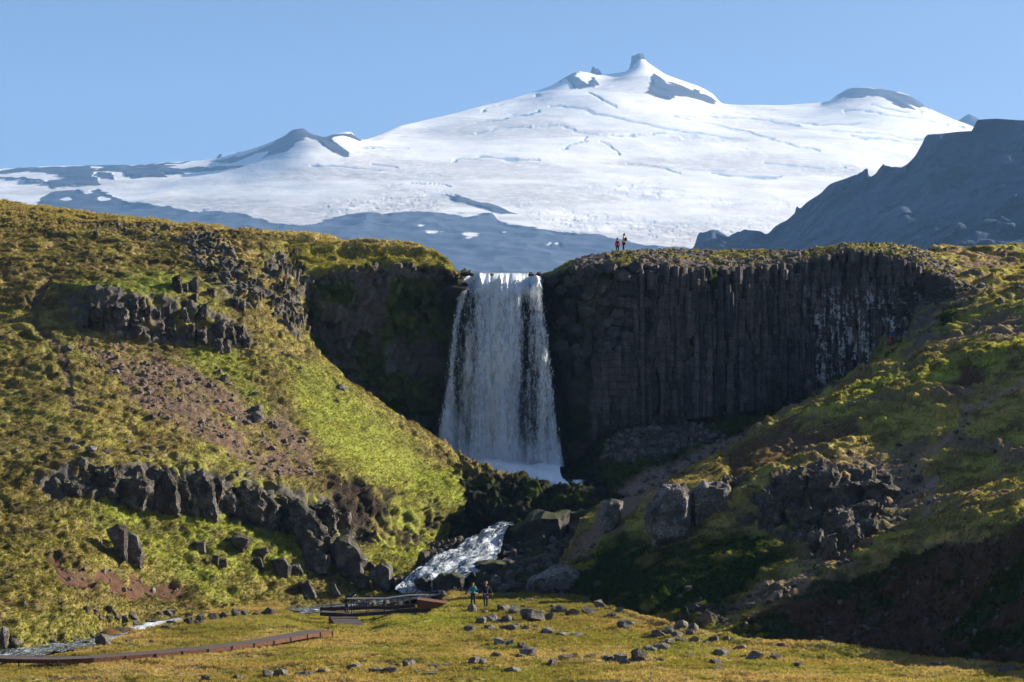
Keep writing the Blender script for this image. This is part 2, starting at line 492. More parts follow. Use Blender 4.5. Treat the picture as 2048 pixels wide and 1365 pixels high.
def scatter(g, weight, per_m2, margin=320):
    """random points on a grid patch, kept where the photograph could see them"""
    px, py = proj(g)
    vis = (px > -margin) & (px < 2048 + margin) & (py > 250) & (py < 1480)
    n = normals(g)
    wgt = (cell_area(g) * (weight * vis)[:-1, :-1]).ravel()
    tot = wgt.sum()
    N = int(tot * per_m2)
    cdf = np.cumsum(wgt) / max(tot, 1e-9)
    k = np.searchsorted(cdf, RNG.random(N))
    i, j = np.divmod(np.clip(k, 0, wgt.size - 1), g.shape[1] - 1)
    a, b = RNG.random((N, 1)), RNG.random((N, 1))
    p = (g[i, j] * (1 - a) + g[i, j + 1] * a) * (1 - b) + (g[i + 1, j] * (1 - a) + g[i + 1, j + 1] * a) * b
    return p, i, j, n

def grass_on(g, weight, cols, per_m2, size, sizevar=0.5):
    p, i, j, n = scatter(g, weight, per_m2)
    c = cols[i, j] * (0.8 + 0.55 * RNG.random((len(p), 1)))
    s = size * (1 - sizevar * RNG.random(len(p)))
    GRASS.append((p, c, s))

def tussocks(g, a1, a2, s=0, f1=0.55, f2=1.6):
    """height of turf hummocks"""
    q = g.copy(); q[..., 2] *= 1.6
    warp = np.stack([vnoise(q, 0.3, s + 50), vnoise(q, 0.3, s + 51), vnoise(q, 0.3, s + 52)], -1) * 0.9
    q = q + warp
    h = a1 * (hummock(q, f1, s) - 0.5) + a2 * (hummock(q, f2, s + 3) - 0.5) + 0.5 * a2 * vnoise(q, 3.6, s + 7)
    return h

def terrace(g, step, amp, s=0):
    """sheep-track terracettes: treads and risers following the contour"""
    q = g[..., 2] / step + 1.3 * vnoise(g, 0.12, s) + 0.5 * vnoise(g, 0.45, s + 1)
    f = q - np.floor(q)
    prof = np.where(f < 0.35, f / 0.35, (1 - f) / 0.65)            # steep riser, long tread
    m = sstep(-0.5, 0.25, vnoise(g, 0.22, s + 2))
    return amp * (prof - 0.5) * m

def pads(g, A, s=0, k=1.0):
    """turf pads: flat cushions with crisp edges, long across the slope"""
    w_ = np.stack([vnoise(g, 0.5 * k, s + 90), vnoise(g, 0.5 * k, s + 91), 0.4 * vnoise(g, 0.5 * k, s + 92)], -1) * 0.8
    q = g + w_
    n1 = vnoise(q, (0.36 * k, 0.42 * k, 1.15 * k), s) + 0.35 * vnoise(q, (1.1 * k, 1.1 * k, 2.4 * k), s + 4)
    n2 = vnoise(q, (0.85 * k, 0.95 * k, 2.3 * k), s + 2) + 0.3 * vnoise(q, (2.4 * k, 2.4 * k, 4.5 * k), s + 5)
    return A * (sstep(-0.14, 0.14, n1) - 0.5) + 0.55 * A * (sstep(-0.2, 0.2, n2) - 0.5) + 0.12 * A * vnoise(g, 3.2, s + 8)

# --- meadow: a height field from the viewer's feet to the stream
STREAM = [(-300, 106, -14.35, 2.2), (-60, 120, -14.3, 2.0), (60, 126, -14.3, 1.9), (150, 129.5, -14.3, 1.7), (235, 133, -14.3, 1.7), (310, 137.5, -14.25, 2.6), (390, 142.5, -14.2, 2.4),
          (470, 147, -14.2, 1.5), (570, 150.5, -14.25, 1.2), (655, 153.5, -14.2, 1.5), (740, 156, -14.0, 1.6), (800, 157.3, -13.75, 1.6), (850, 158.2, -13.4, 1.9), (880, 159.5, -12.9, 2.0)]
SW = np.array([W(a, b, c) for a, b, c, d in STREAM]); SWID = np.array([s[3] for s in STREAM])
xs = np.concatenate([np.arange(-75, -33, 1.2), np.arange(-33, 33, 0.16), np.arange(33, 80, 1.2)])
ys = np.concatenate([np.arange(-30, 88, 1.6), np.arange(88, 132, 0.15), np.arange(132, 166, 0.2)])
XX, YY = np.meshgrid(xs, ys)
zprof = np.interp(YY, [-30, 1, 40, 80, 96, 112, 135, 170], [-1.6, -1.75, -7.0, -11.9, -12.95, -13.0, -13.0, -13.1])
g = np.stack([XX, YY, zprof], -1)
g[..., 2] += 0.22 * vnoise(g, 0.11, 3) * sstep(60, 95, YY)
ystream = np.interp(XX, SW[:, 0], SW[:, 1]); zstream = np.interp(XX, SW[:, 0], SW[:, 2]); wst = np.interp(XX, SW[:, 0], SWID)
dst = ystream - YY                                           # metres in front of the stream centre
bank = np.interp(XX, SW[[0, 3, 5, 7, 8, 9, 12], 0], [9.0, 10.5, 8.4, 2.8, 3.2, 13.0, 11.0])
perp = line_d(XX, YY, [(a_, b_) for a_, b_, c_ in SW])
perp = np.where(dst < 0, 0, perp)
t = sstep(bank, np.maximum(bank * 0.4, wst * 0.9), perp) * (XX < 0.5)
g[..., 2] += (zstream - 0.14 - g[..., 2]) * t
g[..., 2] = np.where((XX < SW[-1, 0]) & (dst < -1.0), np.minimum(g[..., 2], zstream - 1.2), g[..., 2])
# ground behind the people, towards the rapids
mid = sstep(-7.5, -4.0, XX) * sstep(12.5, 8.5, XX) * sstep(144, 156, YY)
g[..., 2] -= mid * 0.15
# bank on the right: the meadow ends in a small drop in front of the shaded hill
ex = np.interp(XX, [6.5, 8.5, 11, 14, 18, 22, 27, 32], [142, 133, 125, 119, 116, 112, 105.5, 101])
e = sstep(0.0, 2.2, YY - ex) * sstep(5.5, 8.0, XX)
lip = np.exp(-((YY - ex + 0.8) / 1.2) ** 2) * sstep(5.5, 8.0, XX)
g[..., 2] += 0.22 * lip - 2.2 * e
# hollow under the footbridge and its ramp
pxm = CX + F * XX / np.maximum(YY, 20)
ys0 = np.interp(pxm, [600, 700, 860, 930], [133.0, 133.6, 139.5, 146])
hol = sstep(600, 650, pxm) * sstep(905, 860, pxm) * sstep(0, 3.5, YY - ys0)
g[..., 2] += (np.minimum(g[..., 2], -14.15) - g[..., 2]) * hol
hol2 = sstep(560, 640, pxm) * sstep(790, 735, pxm) * sstep(122, 130, YY)
g[..., 2] = np.where(g[..., 2] > -13.45, g[..., 2] + (-13.45 - g[..., 2]) * hol2, g[..., 2])
# mound in front of the walkway
mx, my = W(885, 139.5, 0)[:2]
g[..., 2] += 0.22 * np.exp(-((XX - mx) / 3.0) ** 2 - ((YY - my) / 3.0) ** 2)
px, py = proj(np.where(YY[..., None] > 5, g, g + [0, 50, 0]))
far = sstep(86, 96, YY)
calm = np.exp(-(line_d(XX, YY, [W(-60, 107.5, 0)[:2], W(118, 108.5, 0)[:2], W(252, 110.5, 0)[:2], W(365, 112.5, 0)[:2], W(508, 116.5, 0)[:2], W(666, 124, 0)[:2]]) / 1.8) ** 2)
g[..., 2] += far * (pads(g, 0.13, 5, 0.8) + 0.05 * vnoise(g, 2.2, 6)) * (1 - 0.85 * calm) * (1 - 0.5 * t)
cn = fbm(g, 0.16, 3, 9); cn2 = fbm(g, (0.5, 0.9, 0.5), 3, 12)
cols = np.broadcast_to(DRY, g.shape).copy()
cols = mixc(cols, OLIVE, sstep(-0.15, 0.5, cn + 0.5 * cn2))
cols = mixc(cols, OLIVE * [0.9, 1.05, 0.9], 0.7 * sstep(0.0, 0.6, fbm(g, 0.22, 3, 41)))
cols = mixc(cols, DRY * [1.1, 0.98, 0.9], 0.5 * sstep(0.1, 0.6, fbm(g, (0.12, 0.3, 0.3), 3, 43)))
moundm = sstep(-20, 30, poly_sd(px + 12 * cn2, py, [(520, 1240), (700, 1225), (930, 1205), (960, 1235), (940, 1262), (800, 1268), (640, 1262), (500, 1262)]))
cols = mixc(cols, LUSH, 0.75 * moundm)
cols = mixc(cols, HEATH, 0.8 * sstep(0.42, 0.75, fbm(g, (0.35, 0.8, 0.5), 3, 77)))
wet = sstep(2.2, 0.6, np.abs(dst) / wst) * (XX < 0)
cols = mixc(cols, (0.11, 0.075, 0.025), wet)
stonyg = sstep(-30, 30, poly_sd(px, py, [(930, 1225), (1000, 1180), (1250, 1190), (1260, 1250), (1100, 1270), (960, 1260)]))
cols = mixc(cols, OLIVE * 0.8, 0.6 * stonyg)
MEADOW_G = g; 
sheet('meadow', g, M['ground'], cols=cols, label='golden dry meadow grass with scattered grey stones in the foreground')
gw = (1 - wet) * (YY > 92) * (1 - e) * (1 - 0.75 * np.exp(-(line_d(XX, YY, [W(-60, 108, 0)[:2], W(118, 109.3, 0)[:2], W(252, 111.3, 0)[:2], W(365, 113.3, 0)[:2], W(508, 117.3, 0)[:2], W(666, 124.6, 0)[:2]]) / 1.0) ** 2))
gw *= (dst > 0.8) | (XX > -6)
grass_on(g, gw, cols * [1.0, 0.98, 1.0], 42, 0.19)

# --- left hill: stream bank, lower crag, scree, upper crag, heath top and the green spur
net = [
 [W(-150, 119.5, -15), W(0, 124.5, -15), W(150, 130.5, -15), W(300, 140, -15), W(450, 148.5, -15), W(560, 152, -15), W(700, 157, -15), W(790, 159, -15), W(840, 161, -15), W(890, 170, -14.8)],
 [P(-150, 1290, 121.5), P(0, 1272, 126.5), P(150, 1266, 132), P(270, 1222, 144), P(450, 1217, 150.5), P(560, 1212, 155), P(690, 1197, 159.5), P(770, 1180, 161), P(820, 1165, 164), P(870, 1175, 173)],
 [P(-150, 1180, 132), P(0, 1190, 133), P(140, 1185, 136.5), P(290, 1165, 148), P(450, 1162, 154), P(560, 1165, 158), P(680, 1160, 162), P(760, 1145, 165), P(820, 1128, 170), P(870, 1150, 177)],
 [P(-150, 1080, 142), P(0, 1080, 143), P(150, 1080, 146), P(300, 1080, 153), P(450, 1080, 158), P(560, 1090, 161.5), P(690, 1095, 166), P(770, 1100, 170), P(860, 1095, 176), P(930, 1115, 182)],
 [P(-150, 1000, 148), P(0, 990, 149), P(150, 990, 152), P(300, 1022, 156.5), P(410, 1035, 159), P(540, 1058, 163), P(700, 1055, 169), P(800, 1060, 173), P(880, 1055, 179.5), P(960, 1080, 187)],
 [P(-150, 940, 150.5), P(0, 945, 151), P(150, 925, 153.5), P(300, 930, 158), P(400, 932, 160.5), P(530, 962, 165), P(690, 955, 171.5), P(820, 987, 177), P(938, 1003, 182), P(985, 1040, 189)],
 [P(-150, 880, 156), P(0, 885, 157), P(150, 880, 159), P(300, 880, 163), P(420, 890, 166), P(540, 910, 170), P(690, 895, 177), P(830, 915, 183), P(906, 912, 187), P(950, 960, 194)],
 [P(-150, 790, 164), P(0, 795, 165), P(150, 790, 167), P(270, 790, 170), P(380, 800, 172.5), P(500, 810, 176), P(620, 800, 181), P(710, 795, 185), P(765, 810, 189), P(800, 860, 196)],
 [P(-150, 690, 172), P(0, 690, 173), P(120, 690, 174.5), P(200, 702, 176), P(320, 718, 178), P(450, 718, 181.5), P(540, 692, 185), P(600, 692, 188), P(645, 716, 191), P(680, 790, 197)],
 [P(-150, 650, 175), P(0, 650, 176), P(110, 650, 177), P(200, 668, 177.5), P(320, 690, 179.5), P(450, 690, 182.5), P(530, 660, 186.5), P(580, 655, 189.5), P(612, 668, 192), P(640, 740, 198)],
 [P(-150, 590, 180), P(0, 590, 181), P(110, 585, 181), P(200, 588, 179.5), P(320, 588, 181.5), P(430, 604, 184.5), P(520, 595, 189), P(575, 610, 192), P(600, 620, 194), P(625, 700, 200)],
 [P(-150, 530, 188), P(0, 535, 188), P(120, 535, 187.5), P(220, 540, 187), P(320, 540, 188), P(420, 545, 189), P(510, 545, 192), P(570, 560, 194.5), P(602, 590, 196.5), P(622, 680, 202)],
 [P(-150, 470, 202), P(0, 475, 202), P(130, 485, 199), P(230, 490, 198), P(320, 495, 197), P(410, 500, 196), P(490, 505, 197), P(550, 520, 199), P(600, 560, 202), P(625, 660, 206)],
 [P(-150, 394, 228), P(0, 408, 226), P(130, 425, 223), P(230, 438, 220), P(320, 446, 218), P(410, 455, 216), P(490, 463, 214), P(560, 470, 213.5), P(620, 477, 215), P(680, 485, 217)],
 [W(-150, 262, 25.8), W(0, 262, 24.8), W(130, 260, 23.6), W(230, 258, 22.4), W(320, 256, 21.7), W(410, 254, 21.0), W(490, 250, 20.4), W(560, 250, 20.0), W(620, 250, 19.8), W(680, 250, 19.4)],
]
g = loft(net, 0.17, 0.17)
# carry the hill on to the left and back, outside the frame
px, py = proj(g); nrm = normals(g)
if nrm[g.shape[0] // 2, g.shape[1] // 2, 2] < 0: nrm = -nrm
wx = 9 * vnoise(g, 0.55, 60) + 5 * vnoise(g, 1.7, 61); wy = 9 * vnoise(g, 0.55, 62) + 5 * vnoise(g, 1.7, 63)
qx, qy = px + wx, py + wy
scree = sstep(-14, 16, poly_sd(qx + 22 * vnoise(g, 0.25, 57), qy + 14 * vnoise(g, 0.3, 58), [(120, 610), (150, 650), (235, 690), (330, 715), (430, 735), (510, 760), (560, 820), (620, 890), (640, 945), (560, 965), (480, 925), (420, 880), (330, 845), (260, 790), (200, 735), (150, 680)]))
scree *= 1 - 0.85 * sstep(0.25, 0.5, fbm(g, (0.5, 0.5, 0.35), 3, 65))
scree *= 1 - sstep(-10, 10, poly_sd(qx, qy, [(360, 695), (470, 700), (520, 770), (560, 830), (520, 840), (470, 780), (400, 740)])) * 0.9
crag1 = sstep(-6, 8, poly_sd(qx, qy, [(70, 962), (100, 948), (150, 920), (300, 925), (420, 935), (540, 965), (650, 990), (700, 1030), (720, 1080), (640, 1090), (540, 1055), (430, 1040), (300, 1025), (180, 1000), (90, 985)]))
reds = sstep(-0.25, 0.15, fbm(g, 0.7, 3, 59) + 0.32) * sstep(-5, 8, poly_sd(qx, qy, [(85, 1105), (130, 1095), (165, 1140), (230, 1140), (310, 1160), (390, 1178), (340, 1200), (250, 1188), (200, 1195), (150, 1175), (110, 1150)]))
crag2 = sstep(-6, 8, poly_sd(qx, qy, [(130, 600), (200, 575), (300, 590), (400, 610), (480, 645), (510, 690), (470, 708), (380, 695), (300, 685), (230, 680), (150, 650)]))
shards = sstep(-8, 8, poly_sd(qx, qy, [(375, 468), (430, 462), (465, 505), (505, 560), (505, 600), (450, 590), (400, 540), (378, 512)]))
colband = sstep(-6, 8, poly_sd(qx, qy, [(520, 520), (610, 495), (625, 600), (600, 680), (550, 640), (490, 610)])) * sstep(-0.25, 0.1, fbm(g, 0.6, 2, 70))
under = sstep(-6, 10, poly_sd(qx, qy, [(640, 940), (720, 962), (810, 992), (870, 1005), (880, 1060), (830, 1100), (700, 1095), (660, 1020)]))
trail = sstep(11, 4, line_d(px + 0.6 * wx, py + 0.6 * wy, [(100, 560), (72, 600), (68, 635), (98, 675), (125, 705), (132, 760), (145, 820)]))
stony = sstep(-10, 20, poly_sd(qx, qy, [(150, 450), (230, 432), (340, 450), (400, 470), (330, 490), (200, 475)])) * sstep(0.1, 0.35, fbm(g, 0.8, 3, 90))
rockm = np.clip(crag1 + crag2 + shards + colband + 0.8 * under, 0, 1)
hum = pads(g, 0.20, 20, 1.25) + pads(g, 0.10, 24, 2.6) + terrace(g, 1.0, 0.24, 27)
turf = np.clip(1 - rockm - 0.8 * scree - reds, 0, 1)
smooth_spur = sstep(-20, 40, poly_sd(px, py, [(560, 720), (640, 720), (770, 820), (950, 1000), (820, 985), (680, 940), (600, 850)]))
hum = hum * (1 - 0.5 * smooth_spur)
bl = blocks(g, (0.75, 0.75, 0.55), 4) * 0.5 + blocks(g, (1.8, 1.8, 1.3), 8) * 0.25
lower = sstep(900, 1000, py)
dz = hum * turf * (1.0 + 0.25 * lower)
up = nrm * 0.6 + np.array([0, 0, 0.55])
g = g + up * dz[..., None] + nrm * (bl * (0.85 * rockm + 0.25 * reds) + 0.10 * blocks(g, 2.5, 31) * scree + 0.6 * reds * -0.5)[..., None]
# ledges in the heath: dark little steps
g[..., 2] -= 0.14 * trail
cn = fbm(g, 0.13, 3, 22); cn2 = fbm(g, (0.5, 0.5, 1.0), 3, 24)
high = sstep(700, 520, py)
cols = np.broadcast_to(OLIVE, g.shape).copy()
cols = mixc(cols, DRY * [0.85, 0.8, 0.8], (0.35 + 0.4 * high) * sstep(-0.3, 0.5, cn2 + 0.4 * cn))
cols = mixc(cols, HEATH, (0.55 + 0.3 * high) * sstep(-0.25, 0.4, fbm(g, (0.4, 0.4, 0.9), 3, 28)))
cols = mixc(cols, LUSH, 0.9 * smooth_spur + 0.6 * lower * sstep(-0.3, 0.3, cn) * sstep(60, 300, px + 40 * cn2) + 0.3 * sstep(0.2, 0.6, cn))
cols = mixc(cols, HEATH * 0.8, 0.6 * sstep(0.1, 0.5, fbm(g, (0.5, 0.5, 1.5), 3, 29)) * (1 - 0.6 * smooth_spur))
cols = mixc(cols, HEATH * [0.7, 0.65, 0.6], 0.45 * sstep(0.22, 0.55, fbm(g, (0.75, 0.75, 3.0), 3, 31)) * (1 - 0.75 * smooth_spur))  # heath-toned dashes painted in place of shadows at turf edges
cols = mixc(cols, LUSH * 0.85, 0.8 * sstep(-10, 15, poly_sd(qx, qy, [(360, 695), (470, 700), (520, 770), (560, 830), (520, 840), (470, 780), (400, 740)])))
cols = mixc(cols, LUSH * [0.75, 0.85, 0.8], 0.8 * sstep(-12, 20, poly_sd(qx, qy, [(120, 575), (300, 540), (400, 560), (330, 600), (200, 590)])))
cols = mixc(cols, DIRT * [0.95, 0.9, 0.88], scree * 0.95)
cols = mixc(cols, OLIVE * 0.7, 0.5 * scree * sstep(0.2, 0.5, fbm(g, (0.9, 0.9, 0.3), 3, 67)))
cols = mixc(cols, DIRT * 0.6, 0.5 * scree * sstep(0.0, 0.5, fbm(g, 0.5, 3, 66)))
cols = mixc(cols, RED, reds)
cols = mixc(cols, ROCK * 0.95, np.clip(crag1 + crag2 + shards + colband, 0, 1) * sstep(-0.4, 0.0, fbm(g, 0.9, 2, 71)))
cols = mixc(cols, SOIL, under * sstep(-0.3, 0.1, fbm(g, 0.7, 2, 72)))
cols = mixc(cols, DIRT * 0.7, 0.9 * trail * sstep(-0.6, 0.0, fbm(g, 0.9, 2, 74)))
cols = mixc(cols, ROCK * 0.9, stony)
sheet('left_hill', g, M['ground'], cols=cols, label='steep grassy hillside with scree and crags left of the waterfall')
turf2 = np.clip(turf - 0.7 * trail - 0.6 * stony, 0, 1)
LEFT_G, LEFT_SCREE = g, np.clip(scree + 0.6 * reds + 0.7 * stony, 0, 1)
grass_on(g, turf2 * (py < 1300), cols, 32, 0.15)
grass_on(g, turf2 * lower * (py < 1300), cols * [0.95, 1.05, 0.9], 14, 0.22)
grass_on(g, turf2 * sstep(480, 440, py), DRY + 0 * cols, 10, 0.30)

# --- hidden far side: plateau behind the fall, one sheet to the foot of the mountain
def plain(name, x0, x1, y0, y1, n, z0, z1, amp, mat, cols_base):
    X, Y = np.meshgrid(np.linspace(x0, x1, n), np.linspace(y0, y1, n))
    G = np.stack([X, Y, z0 + (z1 - z0) * (Y - y0) / (y1 - y0)], -1)
    G[..., 2] += amp * vnoise(G, 8.0 / (x1 - x0) , 5)
    c = np.broadcast_to(cols_base, G.shape).copy()
    return sheet(name, G, mat, cols=mixc(c, HEATH, sstep(-.3, .4, vnoise(G, 20.0 / (x1 - x0), 8))), bvh=False)
plain('plateau', -400, 500, 228, 2200, 60, 13.2, 60, 4.0, M['ground'], OLIVE * 0.7)

# --- cliff left of the fall (in shade)
net = [
 [W(520, 199, -8), W(600, 199.5, -8), W(680, 200.5, -8), W(760, 201.5, -8), W(840, 201.5, -8), W(890, 201, -8), W(915, 200.5, -8), W(935, 203, -8)],
 [P(525, 720, 197.5), P(600, 720, 199), P(680, 720, 200), P(760, 730, 201), P(840, 740, 201.2), P(885, 740, 200.6), P(905, 740, 200.2), P(930, 740, 203)],
 [P(525, 600, 197), P(600, 600, 198.6), P(680, 600, 199.8), P(760, 600, 200.6), P(840, 600, 200.8), P(890, 600, 200.2), P(910, 600, 199.8), P(930, 600, 203)],
 [P(525, 545, 197.5), P(600, 556, 199), P(680, 546, 200.4), P(760, 538, 201.2), P(840, 531, 201.4), P(888, 540, 200.6), P(912, 551, 200), P(930, 560, 202)],
 [P(525, 505, 203), P(600, 512, 203.5), P(680, 512, 203.8), P(760, 512, 204), P(840, 512, 203.4), P(886, 529, 202), P(914, 547, 201), P(930, 556, 203)],
 [P(525, 468, 212), P(600, 472, 210), P(680, 478, 208.5), P(760, 486, 207.5), P(840, 496, 206), P(885, 519, 204), P(914, 543, 202.5), P(930, 553, 204)],
 [W(525, 250, 20.0), W(600, 250, 19.0), W(680, 250, 18.5), W(760, 250, 18), W(840, 250, 17), W(885, 250, 15), W(914, 250, 14), W(930, 250, 13)],
]
g = loft(net, 0.16, 0.16); px, py = proj(g); nrm = normals(g)
if nrm[g.shape[0] // 5, g.shape[1] // 2, 1] > 0: nrm = -nrm
face = sstep(-4, 12, py - np.interp(px, [500, 600, 680, 760, 840, 890, 915, 935], [535, 545, 542, 536, 530, 540, 550, 556]) + 6 * vnoise(g, 0.8, 5))
bl = blocks(g, (0.55, 0.55, 0.4), 14) * 0.9 + blocks(g, (1.4, 1.4, 1.0), 18) * 0.5 + terrace(g, 2.6, 1.4, 15)
hum = pads(g, 0.42, 33, 1.0)
mossm = sstep(-0.2, 0.35, fbm(g, (0.35, 0.35, 0.3), 3, 40))
g = g + nrm * (bl * face + 0.5 * face * mossm * vnoise(g, 0.9, 44))[..., None] + np.array([0, 0, 1.0]) * (hum * (1 - face))[..., None]
cols = np.broadcast_to(LUSH * [1.05, 0.9, 1.0], g.shape).copy()
cols = mixc(cols, OLIVE, sstep(-0.2, 0.4, fbm(g, 0.4, 3, 45)))
cols = mixc(cols, DRY, 0.8 * sstep(500, 475, py - (px - 600) * 0.06))
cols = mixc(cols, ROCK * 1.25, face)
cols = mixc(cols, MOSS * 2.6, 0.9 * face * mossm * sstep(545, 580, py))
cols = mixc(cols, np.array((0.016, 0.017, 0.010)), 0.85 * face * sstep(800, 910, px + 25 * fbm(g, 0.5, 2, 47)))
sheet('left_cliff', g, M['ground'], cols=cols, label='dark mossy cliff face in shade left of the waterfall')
grass_on(g, (1 - face) * (py < 575), cols, 20, 0.26)
grass_on(g, face * mossm * sstep(880, 800, px), np.broadcast_to(MOSS * 2.0, g.shape), 10, 0.3)

# --- right cliff: rock behind the fall, wall of columns, stony top
pxs = [885, 930, 1000, 1060, 1100, 1140, 1200, 1300, 1400, 1500, 1600, 1690, 1760, 1830, 1910]
fy = [204, 204.3, 204.4, 204.0, 202.4, 201.8, 202.2, 203.0, 204.4, 206.4, 208.6, 210.0, 209.5, 206, 201]
top = [551, 550, 550, 550, 549, 535, 530, 530, 538, 534, 526, 500, 506, 530, 570]
skl = [547, 548, 548, 548, 545, 525, 512, 504, 504, 505, 505, 492, 492, 500, 540]
skY = [212, 212, 212, 212, 204, 206, 209, 214, 218, 219, 219, 217, 219, 219, 214]
skl[1:4] = [557, 557, 557]
top[1:4] = [558, 558, 558]
base = [940, 940, 940, 940, 940, 915, 850, 825, 815, 800, 772, 735, 705, 660, 610]
net = [[W(p, y + 0.5, -9) for p, y in zip(pxs, fy)],
       [P(p, b, y - 0.6) for p, b, y in zip(pxs, base, fy)],
       [P(p, (b + t_) / 2, y) for p, b, t_, y in zip(pxs, base, top, fy)],
       [P(p, t_ + 8, y) for p, t_, y in zip(pxs, top, fy)],
       [P(p, t_, y + 0.6) for p, t_, y in zip(pxs, top, fy)],
       [P(p, s, y) for p, s, y in zip(pxs, skl, skY)],
       [W(p, 250, (H0 - s) / F * y - 0.6) for p, s, y in zip(pxs, skl, skY)]]
g = loft(net, 0.18, 0.18); px, py = proj(g); nrm = normals(g)
if nrm[g.shape[0] // 4, g.shape[1] // 2, 1] > 0: nrm = -nrm
topi = np.interp(px, pxs, top)
face = sstep(-4, 10, py - topi + 4 * vnoise(g, 0.9, 5))
bl = blocks(g, (0.9, 0.9, 0.35), 54) * 0.5 + blocks(g, (2.2, 2.2, 1.2), 58) * 0.25 + sstep(1720, 1790, px) * (blocks(g, (0.6, 0.6, 0.7), 55) * 0.9 + blocks(g, 1.3, 56) * 0.4)
gravel = (1 - face) * sstep(1120, 1180, px)
g = g + nrm * (bl * face)[..., None] + np.array([0, 0, 1.0]) * ((1 - face) * sstep(1095, 1130, px) * (0.22 * vnoise(g, 0.7, 59) + 0.16 * blocks(g, 1.6, 61) + 0.08 * vnoise(g, 2.6, 63)))[..., None]
cols = np.broadcast_to(ROCK * 1.1, g.shape).copy()
cols = mixc(cols, DIRT * 1.0, 0.7 * (1 - face) * sstep(-0.3, 0.3, fbm(g, 0.5, 3, 80)))
cols = mixc(cols, OLIVE, (1 - face) * sstep(0.0, 0.4, fbm(g, (0.35, 0.35, 1), 3, 83) + 0.4 * sstep(518, 502, py)))
cols = mixc(cols, LUSH * 0.8, (1 - face) * sstep(1165, 1135, px))
cols = mixc(cols, OLIVE * 1.1, (1 - face) * sstep(1700, 1730, px) * sstep(520, 505, py))
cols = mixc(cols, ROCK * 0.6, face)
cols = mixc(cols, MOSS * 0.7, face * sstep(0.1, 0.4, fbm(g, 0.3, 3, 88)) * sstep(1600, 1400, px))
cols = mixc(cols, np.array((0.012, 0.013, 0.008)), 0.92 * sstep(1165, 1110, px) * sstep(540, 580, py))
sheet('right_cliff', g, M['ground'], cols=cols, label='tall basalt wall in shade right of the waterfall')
RIGHT_CLIFF = (pxs, fy, top, base)
TOP_G, TOP_W = g, gravel * (py < 560)
grass_on(g, (1 - face) * (py < 560) * sstep(1100, 1110, px) * np.clip(sstep(0.0, 0.35, fbm(g, (0.35, 0.35, 1), 3, 83) + 0.4 * sstep(518, 502, py)) + sstep(1160, 1130, px), 0, 1), cols, 12, 0.22)

# --- gorge floor under the wall: boulder scree, dark grass, the bare path
net = [
 [P(1080, 935, 203), P(1150, 915, 203), P(1210, 848, 204.5), P(1300, 818, 207), P(1400, 808, 209.5), P(1500, 793, 211.5), P(1600, 765, 212.5), P(1690, 730, 212.5), P(1760, 700, 211), P(1830, 655, 207), P(1910, 605, 202)],
 [P(1080, 965, 195), P(1150, 965, 193), P(1210, 920, 195), P(1300, 880, 198.5), P(1400, 860, 202), P(1500, 838, 204.5), P(1600, 806, 206), P(1700, 752, 207), P(1765, 716, 206), P(1835, 668, 202), P(1910, 615, 197)],
 [P(1090, 1000, 187), P(1150, 1000, 185), P(1215, 998, 182.5), P(1300, 962, 188), P(1400, 922, 193), P(1500, 874, 198), P(1600, 828, 201), P(1700, 766, 203), P(1765, 726, 203), P(1835, 678, 199), P(1910, 625, 194)],
 [P(1100, 1040, 180), P(1150, 1040, 178), P(1215, 1035, 178), P(1300, 1000, 183), P(1400, 965, 187), P(1500, 920, 191), P(1600, 870, 195), P(1700, 800, 199), P(1770, 760, 200), P(1840, 710, 196), P(1910, 660, 191)],
 [W(1110, 172, -11), W(1150, 170, -11), W(1215, 172, -10.5), W(1300, 177, -9), W(1400, 181, -8), W(1500, 186, -6), W(1600, 190, -4), W(1700, 195, -0.5), W(1770, 196, 2), W(1840, 192, 4), W(1910, 187, 6)],
]
g = loft(net, 0.18, 0.18); px, py = proj(g); nrm = normals(g)
if nrm[..., 2].mean() < 0: nrm = -nrm
n1 = fbm(g, 0.4, 3, 120)
pathm = sstep(-10, 10, poly_sd(px + 5 * n1, py + 5 * n1, [(1180, 1040), (1215, 990), (1300, 945), (1370, 915), (1440, 880), (1560, 835), (1650, 775), (1700, 748), (1760, 712), (1800, 740), (1700, 800), (1560, 880), (1440, 960), (1300, 1020)]))
talus = sstep(-10, 20, poly_sd(px + 14 * n1, py + 14 * n1, [(1190, 930), (1220, 860), (1300, 825), (1480, 815), (1440, 850), (1380, 900), (1260, 930)]))
hum = pads(g, 0.4, 130)
g = g + nrm * (hum * (1 - pathm) * (1 - talus) + 0.35 * talus * blocks(g, 1.1, 133) + 0.06 * pathm * blocks(g, 2.0, 135))[..., None]
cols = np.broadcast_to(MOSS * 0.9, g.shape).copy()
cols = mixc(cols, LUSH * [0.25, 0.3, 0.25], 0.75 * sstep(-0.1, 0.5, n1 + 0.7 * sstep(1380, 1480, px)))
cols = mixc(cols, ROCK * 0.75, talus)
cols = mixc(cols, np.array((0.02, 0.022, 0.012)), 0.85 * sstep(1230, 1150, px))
cols = mixc(cols, DIRT * 1.7, pathm * 0.95)
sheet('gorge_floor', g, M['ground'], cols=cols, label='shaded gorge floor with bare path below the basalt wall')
GORGE_G, GORGE_W = g, np.clip(talus + 0.4 * pathm, 0, 1)
grass_on(g, (1 - pathm) * (1 - talus), cols, 9, 0.3)

